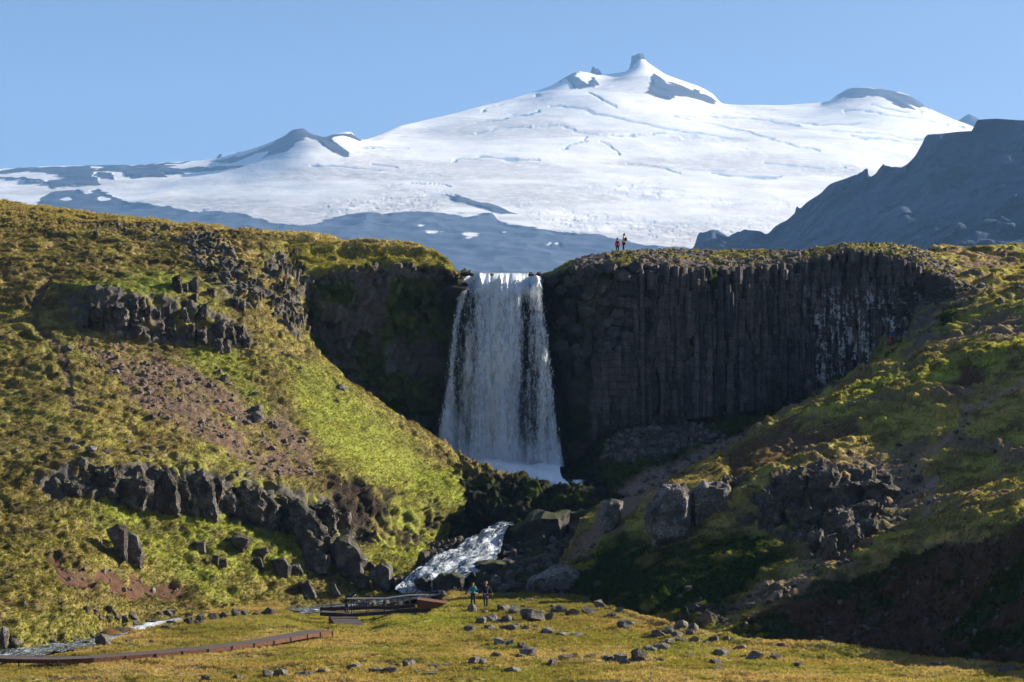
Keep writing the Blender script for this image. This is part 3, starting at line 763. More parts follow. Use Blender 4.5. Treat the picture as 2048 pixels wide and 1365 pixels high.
# --- right hill
net = [
 [W(1040, 154, -14.6), W(1230, 139, -14.8), W(1330, 132, -14.8), W(1440, 125, -14.8), W(1540, 121, -14.8), W(1640, 119.5, -14.8), W(1760, 117.5, -14.8), W(1850, 115, -14.8), W(1950, 110, -14.8), W(2060, 105, -14.8), W(2250, 99, -14.8), W(2500, 90, -14.5)],
 [P(1075, 1195, 155), P(1230, 1230, 143), P(1330, 1242, 137), P(1440, 1255, 131), P(1540, 1262, 127.5), P(1640, 1268, 126.3), P(1760, 1278, 124.5), P(1850, 1285, 122), P(1950, 1292, 117.5), P(2060, 1300, 112), P(2250, 1315, 105.5), W(2500, 97, -11)],
 [P(1105, 1150, 160), P(1235, 1170, 149), P(1330, 1182, 143), P(1440, 1210, 138), P(1540, 1192, 135), P(1640, 1160, 135.5), P(1760, 1118, 136), P(1850, 1082, 134.5), P(1950, 1055, 130.5), P(2060, 1035, 126), P(2250, 1010, 120), W(2500, 112, -5)],
 [P(1130, 1105, 165), P(1235, 1110, 157), P(1330, 1110, 150.5), P(1440, 1125, 145.5), P(1540, 1120, 143), P(1640, 1108, 142), P(1760, 1062, 143), P(1850, 1030, 143), P(1950, 1003, 140), P(2060, 983, 136), P(2250, 960, 131), W(2500, 124, -3)],
 [P(1150, 1065, 169), P(1230, 1060, 163), P(1330, 1065, 157), P(1440, 1065, 152.5), P(1540, 1065, 149.5), P(1640, 1045, 149.5), P(1760, 995, 152.5), P(1850, 965, 153.5), P(1950, 945, 151.5), P(2060, 925, 148), P(2250, 900, 144), W(2500, 138, -1)],
 [P(1175, 1028, 174), P(1240, 1012, 171), P(1330, 985, 163), P(1440, 972, 158.5), P(1540, 950, 157), P(1640, 952, 155.5), P(1760, 903, 161), P(1850, 870, 162.5), P(1950, 850, 162), P(2060, 830, 159), P(2250, 800, 156), W(2500, 150, 2)],
 [P(1203, 1006, 177.5), P(1250, 1001, 177), P(1340, 962, 175), P(1440, 910, 177), P(1540, 858, 177), P(1640, 842, 172), P(1760, 802, 173), P(1850, 775, 172), P(1950, 745, 172), P(2060, 720, 170), P(2250, 690, 168), W(2500, 162, 8)],
 [P(1212, 1003, 180), P(1270, 992, 181), P(1350, 957, 181), P(1450, 902, 183), P(1550, 832, 187), P(1645, 790, 189), P(1760, 722, 193), P(1850, 690, 189), P(1950, 660, 188), P(2060, 640, 187), P(2250, 610, 184), W(2500, 178, 12)],
 [P(1217, 1030, 183), P(1280, 1015, 184), P(1360, 985, 185), P(1460, 932, 187), P(1560, 864, 191), P(1655, 820, 193), P(1775, 735, 199), P(1852, 618, 202), P(1950, 592, 200), P(2060, 572, 202), P(2250, 540, 202), W(2500, 200, 16)],
 [P(1222, 1070, 186), P(1290, 1070, 188), P(1370, 1040, 190), P(1470, 990, 192), P(1570, 910, 196), P(1670, 860, 198), P(1800, 690, 205), P(1868, 545, 208.5), P(1955, 541, 211), P(2060, 530, 214), P(2250, 520, 216), W(2500, 216, 18)],
 [P(1224, 1090, 188), P(1295, 1090, 190), P(1375, 1060, 192), P(1475, 1010, 194), P(1575, 930, 198), P(1675, 880, 200), P(1812, 520, 222), P(1880, 501, 223), P(1960, 500, 226), P(2060, 500, 228), P(2250, 496, 230), W(2500, 230, 20)],
 [W(1226, 190, -13), W(1300, 192, -13), W(1380, 194, -12), W(1480, 196, -10), W(1580, 200, -6), W(1680, 202, -4), W(1830, 255, 13), W(1900, 262, 21), W(1970, 265, 21.5), W(2060, 268, 21.5), W(2250, 270, 22), W(2500, 270, 22)],
]
g = loft(net, 0.18, 0.18); px, py = proj(g); nrm = normals(g)
if nrm[..., 2].mean() < 0: nrm = -nrm
wx = 9 * vnoise(g, 0.55, 160) + 5 * vnoise(g, 1.7, 161); wy = 9 * vnoise(g, 0.55, 162) + 5 * vnoise(g, 1.7, 163)
qx, qy = px + wx, py + wy
outc = sstep(-8, 12, poly_sd(qx, qy, [(1540, 945), (1640, 925), (1760, 945), (1790, 1000), (1770, 1060), (1680, 1110), (1590, 1100), (1520, 1050), (1520, 990)]))
outc = np.clip(outc + sstep(-6, 10, poly_sd(qx, qy, [(1440, 960), (1500, 930), (1560, 950), (1540, 1030), (1480, 1060), (1450, 1010)])) * sstep(-0.1, 0.2, fbm(g, 0.5, 2, 165)) + sstep(-6, 10, poly_sd(qx, qy, [(1470, 1225), (1400, 1200), (1300, 1250), (1400, 1262), (1560, 1180), (1700, 1090), (1620, 1110)])) * sstep(-0.3, 0.1, fbm(g, 0.5, 2, 166)), 0, 1)
screeR = sstep(-10, 14, poly_sd(qx, qy, [(1640, 925), (1730, 900), (1850, 945), (1840, 1000), (1780, 1060), (1700, 1130), (1560, 1190), (1470, 1240), (1440, 1230), (1560, 1150), (1680, 1060)]))
front = sstep(-6, 12, poly_sd(qx, qy, [(1400, 1290), (1520, 1215), (1640, 1172), (1760, 1130), (1850, 1095), (2060, 1050), (2300, 1020), (2300, 1420), (1400, 1420)]))
gravt = sstep(-10, 16, poly_sd(qx, qy, [(1740, 500), (1900, 515), (1905, 560), (1860, 610), (1800, 640), (1760, 560)]))
talR = sstep(-10, 16, poly_sd(qx, qy, [(1800, 690), (1850, 610), (1920, 565), (2000, 570), (1960, 600), (1890, 640), (1840, 690)])) * 0.7
pathm = sstep(-5, 9, poly_sd(qx, qy, [(1195, 1010), (1260, 985), (1330, 955), (1350, 968), (1280, 1005), (1240, 1060), (1160, 1110), (1110, 1150), (1180, 1060)]))
trail = np.maximum(sstep(10, 4, line_d(px + 0.5 * wx, py + 0.5 * wy, [(1790, 1000), (1830, 930), (1900, 880), (1925, 850), (1935, 820), (2048, 760)])), sstep(12, 4, line_d(px, py, [(1700, 1040), (1790, 1000), (1870, 960), (1850, 1020)])))
brown = sstep(-6, 10, poly_sd(qx, qy, [(1890, 760), (1930, 730), (1990, 735), (1960, 765), (1910, 772)]))
darkbank = sstep(-8, 10, poly_sd(qx, qy, [(1440, 910), (1500, 870), (1560, 850), (1700, 830), (1730, 860), (1640, 900), (1540, 930), (1460, 960)]))
hum = pads(g, 0.25, 140, 1.2) + pads(g, 0.10, 144, 2.4) + 0.35 * vnoise(g, (0.18, 0.25, 0.5), 147) + terrace(g, 1.3, 0.65, 146) * sstep(1380, 1500, px)
big = hummock(np.stack([g[..., 0] * 0.8 + g[..., 1] * 0.3, g[..., 1] * 0.9, g[..., 2]], -1), 0.27, 150) - 0.5
rockm = np.clip(outc + 0.6 * screeR + 0.5 * front + gravt + talR + pathm, 0, 1)
ledge = np.exp(-((py - np.interp(px, [1600, 1700, 1800, 1860, 1950, 2048], [830, 795, 770, 745, 720, 700])) / 16) ** 2) * sstep(1620, 1720, px)
bl = blocks(g, (0.7, 0.7, 0.6), 170) * 0.55 + blocks(g, (1.9, 1.9, 1.5), 172) * 0.25
turf = np.clip(1 - rockm, 0, 1)
g = g + np.array([0, 0, 1.0]) * ((hum * (0.85 + 0.3 * sstep(1500, 1700, px)) + 0.35 * big * sstep(1450, 1600, px)) * turf * (1 - 0.6 * trail) + 0.55 * ledge * (0.6 + 0.4 * vnoise(g, 0.5, 151)))[..., None] \
      + nrm * (bl * (outc + 0.18 * screeR + 0.35 * front + 0.16 * gravt + 0.4 * talR) - 0.15 * trail - 0.5 * darkbank)[..., None]
cn = fbm(g, 0.15, 3, 180); cn2 = fbm(g, (0.5, 0.5, 1.0), 3, 182)
cols = np.broadcast_to(OLIVE, g.shape).copy()
cols = mixc(cols, DRY * [0.85, 0.78, 0.75], 0.55 * sstep(-0.3, 0.5, cn2))
cols = mixc(cols, LUSH, (0.4 + 0.5 * ledge) * sstep(-0.1, 0.5, cn) + 0.7 * ledge)
cols = mixc(cols, HEATH, 0.6 * sstep(-0.1, 0.5, fbm(g, 0.4, 3, 184)))
cols = mixc(cols, HEATH * [0.7, 0.65, 0.6], 0.7 * sstep(0.2, 0.5, fbm(g, (0.7, 0.7, 2.6), 3, 191)))
barer = sstep(0.0, 0.4, fbm(g, (0.22, 0.22, 0.6), 4, 185)) * sstep(1450, 1600, px) * (1 - 0.8 * ledge)
cols = mixc(cols, DIRT * 0.75, 0.8 * barer)
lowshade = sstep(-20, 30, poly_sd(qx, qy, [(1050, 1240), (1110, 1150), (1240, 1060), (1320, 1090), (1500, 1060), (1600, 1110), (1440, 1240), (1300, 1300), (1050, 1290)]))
cols = mixc(cols, np.array((0.022, 0.044, 0.007)), 0.96 * lowshade * sstep(-0.9, -0.1, cn2))  # dark green grass, with the slope's shade painted into its colour
cols = mixc(cols, ROCK * 0.9, outc * sstep(-0.5, 0.0, fbm(g, 0.8, 2, 186)))
cols = mixc(cols, DIRT * 1.2, screeR * (1 - outc) * sstep(-0.6, 0.2, fbm(g, 0.7, 2, 187)))
cols = mixc(cols, DIRT * [0.34, 0.27, 0.22], front * 0.95)  # brown dirt, its colour darkened further to deepen the shade here
cols = mixc(cols, MOSS * 0.6, front * sstep(0.1, 0.45, fbm(g, 0.3, 3, 188)))
cols = mixc(cols, ROCK * 1.05, np.clip(gravt + talR, 0, 1) * sstep(-0.4, 0.1, fbm(g, 0.6, 2, 189)))
cols = mixc(cols, DIRT * 1.35, np.clip(pathm + 0.8 * trail, 0, 1))
cols = mixc(cols, RED * 0.7, np.clip(brown + 0.8 * darkbank, 0, 1))
cols = cols * (1.0 + 0.5 * (turf * (1 - lowshade))[..., None])  # turf colour raised to look sunlit, except on the low shaded slope
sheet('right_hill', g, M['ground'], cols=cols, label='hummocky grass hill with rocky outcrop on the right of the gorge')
RIGHT_G, RIGHT_W = g, np.clip(outc + screeR + 0.25 * front + gravt + talR + 0.5 * trail, 0, 1)
turf2 = np.clip(turf - 0.6 * trail - brown - 0.5 * darkbank - 0.7 * barer, 0, 1)
grass_on(g, turf2, cols, 28, 0.16)
grass_on(g, turf2 * np.clip(ledge + 0.5 * lowshade, 0, 1), cols, 14, 0.26)
grass_on(g, front * 0.5, cols, 4, 0.3)

# --- mossy ledge between the plunge pool and the rapids
net = [
 [W(880, 177, -13), W(1000, 176, -13), W(1100, 175, -12), W(1200, 175, -11), W(1270, 176, -9.5)],
 [P(900, 1050, 180.5), P(1000, 1048, 179), P(1100, 1042, 178), P(1200, 1030, 177.5), P(1275, 1012, 179)],
 [P(885, 960, 184), P(990, 985, 182.5), P(1080, 995, 181.5), P(1180, 1003, 180), P(1275, 1002, 182)],
 [P(870, 885, 189.5), P(975, 935, 187), P(1060, 960, 185), P(1150, 975, 184), P(1235, 988, 184.5)],
 [W(860, 192, -4), W(970, 190, -5.3), W(1060, 188, -6.2), W(1150, 187, -6.3), W(1240, 188, -6.3)],
 [W(850, 204, -6.5), W(960, 204, -6.8), W(1060, 204, -6.8), W(1150, 204, -6.8), W(1240, 204, -6.5)],
]
g = loft(net, 0.15, 0.15); px, py = proj(g); nrm = normals(g)
if nrm[..., 2].mean() < 0: nrm = -nrm
hum = tussocks(g, 0.5, 0.3, 200)
g = g + nrm * (0.7 * hum + 0.45 * blocks(g, (0.8, 0.8, 0.8), 203) + 0.2 * blocks(g, 2.2, 205))[..., None]
n1 = fbm(g, 0.5, 3, 210)
cols = np.broadcast_to(np.array((0.022, 0.022, 0.012)), g.shape).copy()
cols = mixc(cols, MOSS, sstep(-0.1, 0.4, n1))
cols = mixc(cols, DIRT * 0.8, sstep(1080, 1000, px) * sstep(965, 935, py + 8 * n1))
cols = mixc(cols, OLIVE * 0.8, 0.7 * sstep(1080, 1000, px) * sstep(975, 940, py) * sstep(0.0, 0.3, n1))
sheet('rock_ledge', g, M['ground'], cols=cols, label='dark mossy rock ledge below the plunge pool')
grass_on(g, sstep(0.0, 0.4, n1) * sstep(1250, 1100, px), cols, 8, 0.25)

# --- stony bed under the boulders beside the cascade
net = [[W(700, 146, -14.8), W(900, 146, -14.6), W(1000, 146, -14.0), W(1100, 147, -13.6), W(1300, 150, -14.2)],
       [W(700, 158, -15), W(900, 158, -14.0), W(1000, 157, -13.0), W(1100, 157, -12.6), W(1300, 158, -12.5)],
       [W(760, 166, -14), W(900, 166, -12.4), W(1000, 166, -11.6), W(1100, 166, -11.0), W(1260, 166, -11)],
       [W(780, 178, -12), W(900, 178, -10.5), W(1000, 177, -9.8), W(1100, 177, -9.0), W(1230, 177, -8.5)]]
g = loft(net, 0.2)
nb = fbm(g, 0.5, 3, 230)
g[..., 2] += 0.5 * blocks(g, (0.7, 0.7, 0.7), 231) + 0.3 * nb
cols = mixc(np.broadcast_to(ROCK * 0.45, g.shape).copy(), MOSS, sstep(0, .4, nb))
sheet('stream_bed', g, M['ground'], cols=cols, label='dark stony bed beside the lower cascade')
rb_g = g

# ------------------------------------------------------------------ far mountains
sk = [(-160, 352), (0, 339), (120, 333), (240, 331), (330, 325), (410, 320), (470, 306), (520, 292), (560, 276), (590, 259), (602, 257), (625, 268), (650, 274), (672, 268), (698, 263), (722, 279), (800, 252), (880, 233), (960, 213), (1040, 193), (1100, 173), (1130, 155), (1158, 143),
      (1178, 146), (1196, 150), (1225, 147), (1250, 143), (1268, 126), (1282, 116), (1300, 128), (1330, 148), (1370, 163), (1400, 174), (1425, 188), (1445, 207), (1480, 210), (1550, 211), (1610, 208), (1655, 204), (1675, 190), (1700, 178), (1730, 175), (1775, 180), (1815, 190), (1838, 204), (1862, 219), (1900, 236), (1950, 256), (2000, 290), (2100, 340), (2220, 400)]
spx = np.array([a for a, b in sk], float); spy = np.array([b for a, b in sk], float)
skyY = np.interp(spx, [-160, 400, 600, 722, 800, 1100, 1280, 1450, 1760, 1900, 2220], [7600, 7300, 6900, 7000, 7600, 8500, 8800, 8700, 9200, 9000, 8600])
NU = 1190
cpx = np.linspace(-160, 2220, NU)
cb = pchip(spx, spy, cpx); cY = np.interp(cpx, spx, skyY)
def blur(a_, sig):
    if sig < 0.5: return a_
    k = np.arange(-int(3 * sig), int(3 * sig) + 1); kw = np.exp(-(k / sig) ** 2 / 2); kw /= kw.sum()
    return np.convolve(np.pad(a_, len(k) // 2, mode='edge'), kw, 'valid')
rows_ = []
back = np.linspace(0, 1, 5)[:-1]
vf = np.concatenate([-1 + back, np.linspace(0, 1, 262) ** 1.25]); v = vf
for f in vf:
    if f < 0:
        yy = cY - f * 900; bb = cb
        rows_.append(np.stack([(cpx - CX) / F * yy, yy, (H0 - bb) / F * cY + f * 500], -1))
    else:
        fe = f * 480.0                                         # photo rows below the skyline
        sg = np.clip(fe * 0.85, 0, 110)
        bs = blur(cb, sg); Ys = blur(cY, max(sg, 20) if f > 0 else 20)
        foot = 600.0
        yy = Ys + (4300 - Ys) * f ** 0.85
        pyy = bs + (foot - bs) * f
        rows_.append(np.stack([(cpx - CX) / F * yy, yy, (H0 - pyy) / F * yy], -1))
g = np.array(rows_)
px, py = proj(g)
nz = 5 * fbm(g, 1 / 150., 3, 300) + 2.5 * fbm(g, 1 / 45., 2, 303)
qx, qy = px + nz, py + nz
rk = [
 [(-200, 345), (-30, 341), (120, 334), (190, 333), (240, 331), (300, 326), (385, 322), (370, 326), (320, 331), (345, 333), (430, 334), (490, 334), (470, 342), (420, 343), (350, 338), (378, 351), (350, 350), (328, 347), (336, 359), (300, 355), (250, 353), (246, 345), (240, 338), (186, 338), (183, 352), (228, 358), (222, 345), (190, 342), (200, 371), (150, 370), (100, 377), (90, 362), (30, 360), (-30, 353), (-60, 358), (-200, 360)],
 [(420, 322), (445, 317), (500, 300), (560, 276), (590, 259), (602, 257), (630, 270), (650, 274), (672, 268), (698, 263), (724, 279), (722, 284), (700, 275), (672, 277), (665, 283), (700, 308), (688, 316), (655, 300), (630, 280), (615, 277), (600, 288), (570, 304), (530, 318), (520, 321), (540, 303), (500, 314), (455, 326), (440, 326)],
 [(73, 413), (85, 395), (110, 381), (150, 380), (175, 393), (195, 383), (225, 390), (245, 404), (262, 409), (300, 411), (340, 419), (400, 426), (410, 421), (430, 422), (480, 431), (560, 443), (595, 447), (640, 440), (700, 432), (745, 428), (770, 434), (830, 429), (868, 426), (900, 428), (935, 430), (985, 425), (1000, 444), (1060, 455), (1130, 465), (1200, 475), (1260, 485), (1320, 495), (1400, 503), (1500, 520), (2300, 560), (2300, 640), (-300, 640), (-300, 414)],
 [(883, 391), (912, 392), (960, 405), (990, 408), (1036, 427), (1000, 428), (945, 414), (920, 408)],
 [(1096, 175), (1130, 154), (1160, 142), (1152, 152), (1125, 164)],
 [(1134, 160), (1145, 150), (1170, 164), (1178, 170), (1190, 154), (1200, 170), (1196, 178), (1150, 177)],
 [(1286, 186), (1312, 150), (1318, 155), (1335, 168), (1360, 172), (1385, 183), (1400, 180), (1402, 190), (1424, 195), (1436, 207), (1420, 209), (1380, 200), (1345, 194), (1330, 197)],
 [(1253, 146), (1268, 124), (1283, 112), (1278, 122), (1266, 134)],
 [(1652, 203), (1700, 176), (1730, 173), (1775, 178), (1815, 188), (1866, 219), (1840, 220), (1800, 214), (1760, 198), (1735, 194), (1722, 199), (1700, 195), (1672, 196)],
]
rock = np.full(px.shape, -60.0)
for k, pl in enumerate(rk): rock = np.maximum(rock, poly_sd(qx, qy, pl))
for cx_, cy_, rx_, ry_ in [(840, 449, 7, 2), (870, 464, 17, 2.2), (940, 471, 15, 3), (1012, 469, 6, 2), (1100, 491, 6, 3), (1118, 492, 4, 2), (206, 398, 13, 6), (132, 400, 11, 3.5), (60, 351, 55, 5), (20, 350, 40, 4)]:
    rock = np.minimum(rock, (np.hypot((qx - cx_) / rx_, (qy - cy_) / ry_) - 1) * min(rx_, ry_))
rock = np.clip(rock, -12, 12)
brk = sstep(-1.0, 0.0, fbm(g, 1 / 380., 2, 318)); crev = np.zeros(px.shape); trench = np.zeros(px.shape)
for pts, wd in [([(1100, 214), (1140, 213), (1195, 227), (1260, 242), (1330, 261), (1400, 269), (1480, 283)], 2.2), ([(1080, 225), (1050, 234), (1000, 243), (950, 246)], 2.0), ([(950, 264), (1000, 261), (1060, 258)], 2.2),
                ([(1070, 257), (1120, 255), (1170, 262), (1230, 272), (1330, 270)], 1.8), ([(1170, 272), (1168, 284), (1200, 283), (1235, 300)], 2.2), ([(1170, 284), (1120, 294)], 1.5), ([(1350, 235), (1420, 250), (1500, 268), (1560, 285), (1640, 305)], 1.4),
                ([(900, 318), (960, 313), (1000, 320), (1080, 325)], 1.6), ([(1400, 227), (1470, 234), (1540, 240), (1600, 252)], 1.3), ([(1590, 243), (1650, 246), (1730, 248)], 1.6), ([(1530, 328), (1590, 334), (1640, 338), (1690, 335)], 2.2),
                ([(1420, 342), (1500, 352), (1560, 354)], 2.2), ([(1250, 320), (1330, 333), (1360, 345)], 1.2), ([(720, 295), (770, 296), (815, 297)], 1.3), ([(740, 325), (790, 330)], 1.3), ([(960, 222), (1020, 205), (1080, 192)], 1.3), ([(1690, 222), (1760, 228), (1860, 240), (1930, 258)], 1.6), ([(1740, 210), (1800, 222), (1850, 224)], 1.5),
                ([(1700, 275), (1800, 283), (1850, 290)], 1.2), ([(1660, 262), (1760, 268), (1850, 275)], 1.2), ([(1180, 190), (1230, 215)], 1.2), ([(620, 330), (680, 332), (760, 340)], 1.0), ([(780, 375), (840, 372), (900, 376)], 1.2)]:
    d = line_d(px + 0.8 * nz, py + 0.9 * nz, pts) / (0.35 + 0.65 * brk)
    e = np.exp(-(d / max(wd, 1.5)) ** 2)
    trench = np.maximum(trench, e); crev = np.maximum(crev, 0.95 * e)
ice = np.zeros(px.shape)
for pl in [[(1330, 268), (1420, 268), (1500, 290), (1540, 310), (1480, 305), (1420, 285), (1340, 290)], [(1100, 372), (1230, 362), (1330, 366), (1390, 390), (1330, 402), (1240, 395), (1180, 385)], [(1380, 390), (1480, 402), (1640, 408), (1480, 418), (1420, 412)], [(1700, 350), (1800, 335), (1830, 320), (1680, 330), (1560, 345)], [(700, 330), (800, 335), (880, 350), (900, 362), (780, 345)], [(1010, 400), (1300, 430), (1590, 440), (1540, 470), (1400, 500), (1250, 480), (1060, 445)], [(640, 400), (900, 385), (880, 425), (640, 440)]]:
    ice = np.maximum(ice, sstep(-12, 14, poly_sd(qx * 1.0, qy, pl)))
crev = np.clip(crev + 0.4 * ice * sstep(0.0, 0.55, fbm(g, (1 / 110., 1 / 110., 1 / 14.), 4, 320)), 0, 1)
dirty = np.clip(0.75 * sstep(-0.1, 0.4, fbm(g, (1 / 500., 1 / 500., 1 / 90.), 4, 330)) + sstep(-15, 25, poly_sd(qx, qy, [(300, 412), (430, 396), (620, 400), (760, 370), (900, 400), (960, 415), (700, 430), (600, 445), (420, 420)])) * 0.7
     + sstep(-10, 20, poly_sd(qx, qy, [(700, 345), (760, 350), (840, 395), (800, 398), (740, 375)])) * 0.8 + sstep(-10, 20, poly_sd(qx, qy, [(1000, 408), (1300, 425), (1590, 435), (1500, 480), (1390, 502), (1100, 460)])) * 0.35, 0, 1)
isr = sstep(-1, 3, rock)
relief = (1 - isr) * (7 * fbm(g, (1 / 420., 1 / 420., 1 / 160.), 3, 340) + ice * 1.2 * blocks(g, (1 / 30., 1 / 30., 1 / 14.), 345) - 4 * trench) + isr * (13 * (0.5 - np.abs(fbm(g, (1 / 170., 1 / 170., 1 / 300.), 3, 350))) + 2 * vnoise(g, 1 / 60., 351))
edge_keep = sstep(-0.01, 0.03, v)[:, None]
g[..., 2] += relief * np.clip(edge_keep + 0.25, 0, 1)
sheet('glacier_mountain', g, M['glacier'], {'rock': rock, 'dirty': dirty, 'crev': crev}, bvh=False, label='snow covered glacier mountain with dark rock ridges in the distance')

def spire(name, label, pts, Y, depth, seed, mat):
    """a rock tower on the summit: outline at its own distance, given real thickness"""
    n = len(pts); cxm = sum(p[0] for p in pts) / n; cym = sum(p[1] for p in pts) / n
    vs = []; fs = []
    rings = [(-0.5, 0.45), (-0.3, 0.85), (0.0, 1.0), (0.3, 0.85), (0.5, 0.5)]
    for o, s in rings:
        for x, y in pts:
            yy = Y + o * depth
            vs.append(P(cxm + (x - cxm) * s, max(y, y + (1 - s) * 8), yy))
    for r in range(len(rings) - 1):
        for i in range(n):
            a, b = r * n + i, r * n + (i + 1) % n
            fs.append((a, b, b + n, a + n))
    me = bpy.data.meshes.new(name)
    me.from_pydata(vs, [], fs + [tuple(range(n))[::-1], tuple(range((len(rings) - 1) * n, len(rings) * n))])
    o = link(name, me, mat)
    return tag(o, label, None, None, 'structure')
spire('summit_crag', 'dark jagged rock tower on the very summit of the snow mountain', [(1256, 146), (1262, 124), (1263, 112), (1270, 111), (1276, 107), (1281, 108), (1284, 106), (1288, 110), (1290, 121), (1283, 124), (1272, 138)], 8790, 130, 1, M['summit'])
spire('summit_crag', 'small pointed rock tooth on the snow ridge left of the summit', [(1180, 150), (1184, 136), (1187, 132), (1191, 138), (1196, 137), (1201, 143), (1204, 149)], 8700, 90, 2, M['summit'])
spire('summit_crag', 'tiny dark rock point on the far left snow skyline', [(431, 318), (438, 310), (443, 308), (444, 318)], 7400, 40, 3, M['summit'])

# dark flat-topped mountain on the right, in shade
ms = [(1340, 520), (1385, 503), (1396, 480), (1401, 473), (1425, 469), (1450, 474), (1465, 478), (1490, 473), (1530, 472), (1562, 450), (1590, 425), (1594, 413), (1600, 417), (1615, 404), (1640, 388), (1662, 368), (1690, 358), (1712, 350), (1724, 352), (1731, 362), (1760, 352), (1800, 338), (1828, 315), (1842, 292), (1856, 270), (1880, 268), (1915, 264), (1946, 262), (1956, 240), (1985, 238), (2048, 241), (2150, 240), (2300, 236)]
mx_ = np.array([a for a, b in ms], float); my_ = np.array([b for a, b in ms], float)
mY = np.interp(mx_, [1340, 1500, 1700, 1900, 2300], [3300, 3200, 3000, 2800, 2600])
net = [[W(a, y + 700, (H0 - b) / F * y - 60) for a, b, y in zip(mx_, my_, mY)]]
for f, dY in ((0, 0), (0.12, 30), (0.3, 170), (0.55, 450), (0.8, 740), (1.0, 960)):
    net.append([P(a, b + (600 - b) * f, y - dY) for a, b, y in zip(mx_, my_, mY)])
a = np.array(net, float)
u = np.interp(np.linspace(1340, 2300, 480), mx_, np.arange(len(mx_)))
v = np.concatenate([np.linspace(0, 1, 4)[:-1], np.linspace(1, 6, 190)])
b = np.swapaxes(pchip(np.arange(a.shape[1]), np.swapaxes(a, 0, 1), u), 0, 1)
g = pchip(np.arange(a.shape[0]), b, v); px, py = proj(g)
gul = np.abs(fbm(g, (1 / 120., 1 / 120., 1 / 500.), 4, 400))
keep = sstep(1.0, 1.35, v)[:, None]
g[..., 1] += keep * (105 * gul - 35 + 7 * blocks(g, (1 / 40., 1 / 40., 1 / 26.), 404))
g[..., 2] += keep * 18 * fbm(g, 1 / 130., 4, 408)
bumpm = np.exp(-((px - 1790) / 60) ** 2 - ((py - 470) / 28) ** 2)
g[..., 2] += 14 * bumpm; g[..., 1] -= 75 * bumpm
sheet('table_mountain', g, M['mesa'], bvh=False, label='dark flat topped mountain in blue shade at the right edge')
# far cone behind it
n = 40
ang = np.linspace(0, 2 * np.pi, n + 1); rr = np.linspace(0, 1, 16)
A, Rr = np.meshgrid(ang, rr)
c0 = P(1937, 232, 9600)
gg = np.stack([c0[0] + Rr * 330 * np.cos(A), c0[1] + Rr * 330 * np.sin(A), c0[2] - 300 * (Rr ** 1.3) + 10 * vnoise(np.stack([Rr * 8 * np.cos(A), Rr * 8 * np.sin(A), 0 * A], -1), 1, 5)], -1)
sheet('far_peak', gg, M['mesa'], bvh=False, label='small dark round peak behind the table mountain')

# ------------------------------------------------------------------ haze
hb = [(-4200, 5200), (-60, 11400), (-17.5, 1900)]
bm = bmesh.new(); bmesh.ops.create_cube(bm, size=1.0)
for vv in bm.verts:
    vv.co = [hb[k][0] + (vv.co[k] + 0.5) * (hb[k][1] - hb[k][0]) for k in range(3)]
me = bpy.data.meshes.new('haze'); bm.to_mesh(me); bm.free()
hz = link('haze', me); tag(hz, 'thin blue air haze over the whole valley', None, None, 'stuff')
mt = bpy.data.materials.new('haze_air'); mt.use_nodes = True; mt.node_tree.nodes.clear()
o_ = mt.node_tree.nodes.new('ShaderNodeOutputMaterial'); pv = mt.node_tree.nodes.new('ShaderNodeVolumePrincipled')
pv.inputs['Color'].default_value = (0.27, 0.54, 1.0, 1); pv.inputs['Density'].default_value = 6.3e-5; pv.inputs['Anisotropy'].default_value = 0.0
mt.node_tree.links.new(pv.outputs[0], o_.inputs['Volume']); me.materials.append(mt)

# ------------------------------------------------------------------ rocks: shared helpers
def finish_rock(bm, edge, amp, seed, smooth_angle=0.55, rounds=3):
    for _ in range(rounds):
        es = [e for e in bm.edges if e.calc_length() > edge]
        if not es: break
        bmesh.ops.subdivide_edges(bm, edges=es, cuts=1, use_grid_fill=True)
        bmesh.ops.triangulate(bm, faces=[f for f in bm.faces if len(f.verts) > 4])
    bm.normal_update()
    o = Vector((seed * 3.7, seed * 1.3, seed * 7.1))
    for v in bm.verts:
        q = v.co + o
        d = mnoise.noise(q * (0.9 / edge / 2.2)) * amp + mnoise.noise(q * (0.9 / edge)) * amp * 0.5
        c = mnoise.cell(q * (0.55 / edge)) * amp * 0.5
        v.co += v.normal * (d + c - amp * .2)

def to_obj(bm, name, mat, parent=None, loc=(0, 0, 0), angle=0.5):
    me = bpy.data.meshes.new(name); bm.to_mesh(me); bm.free()
    me.shade_smooth()
    try: me.set_sharp_from_angle(angle=angle)
    except Exception: pass
    o = link(name, me, mat, parent); o.location = loc
    return o

def hull(points):
    bm = bmesh.new()
    vs = [bm.verts.new(p) for p in points]
    r = bmesh.ops.convex_hull(bm, input=vs)
    bmesh.ops.delete(bm, geom=list({g_ for g_ in r['geom_interior'] + r['geom_unused'] if isinstance(g_, bmesh.types.BMVert)}), context='VERTS')
    bmesh.ops.dissolve_limit(bm, angle_limit=0.12, verts=bm.verts[:], edges=bm.edges[:])
    bmesh.ops.triangulate(bm, faces=bm.faces[:])
    return bm

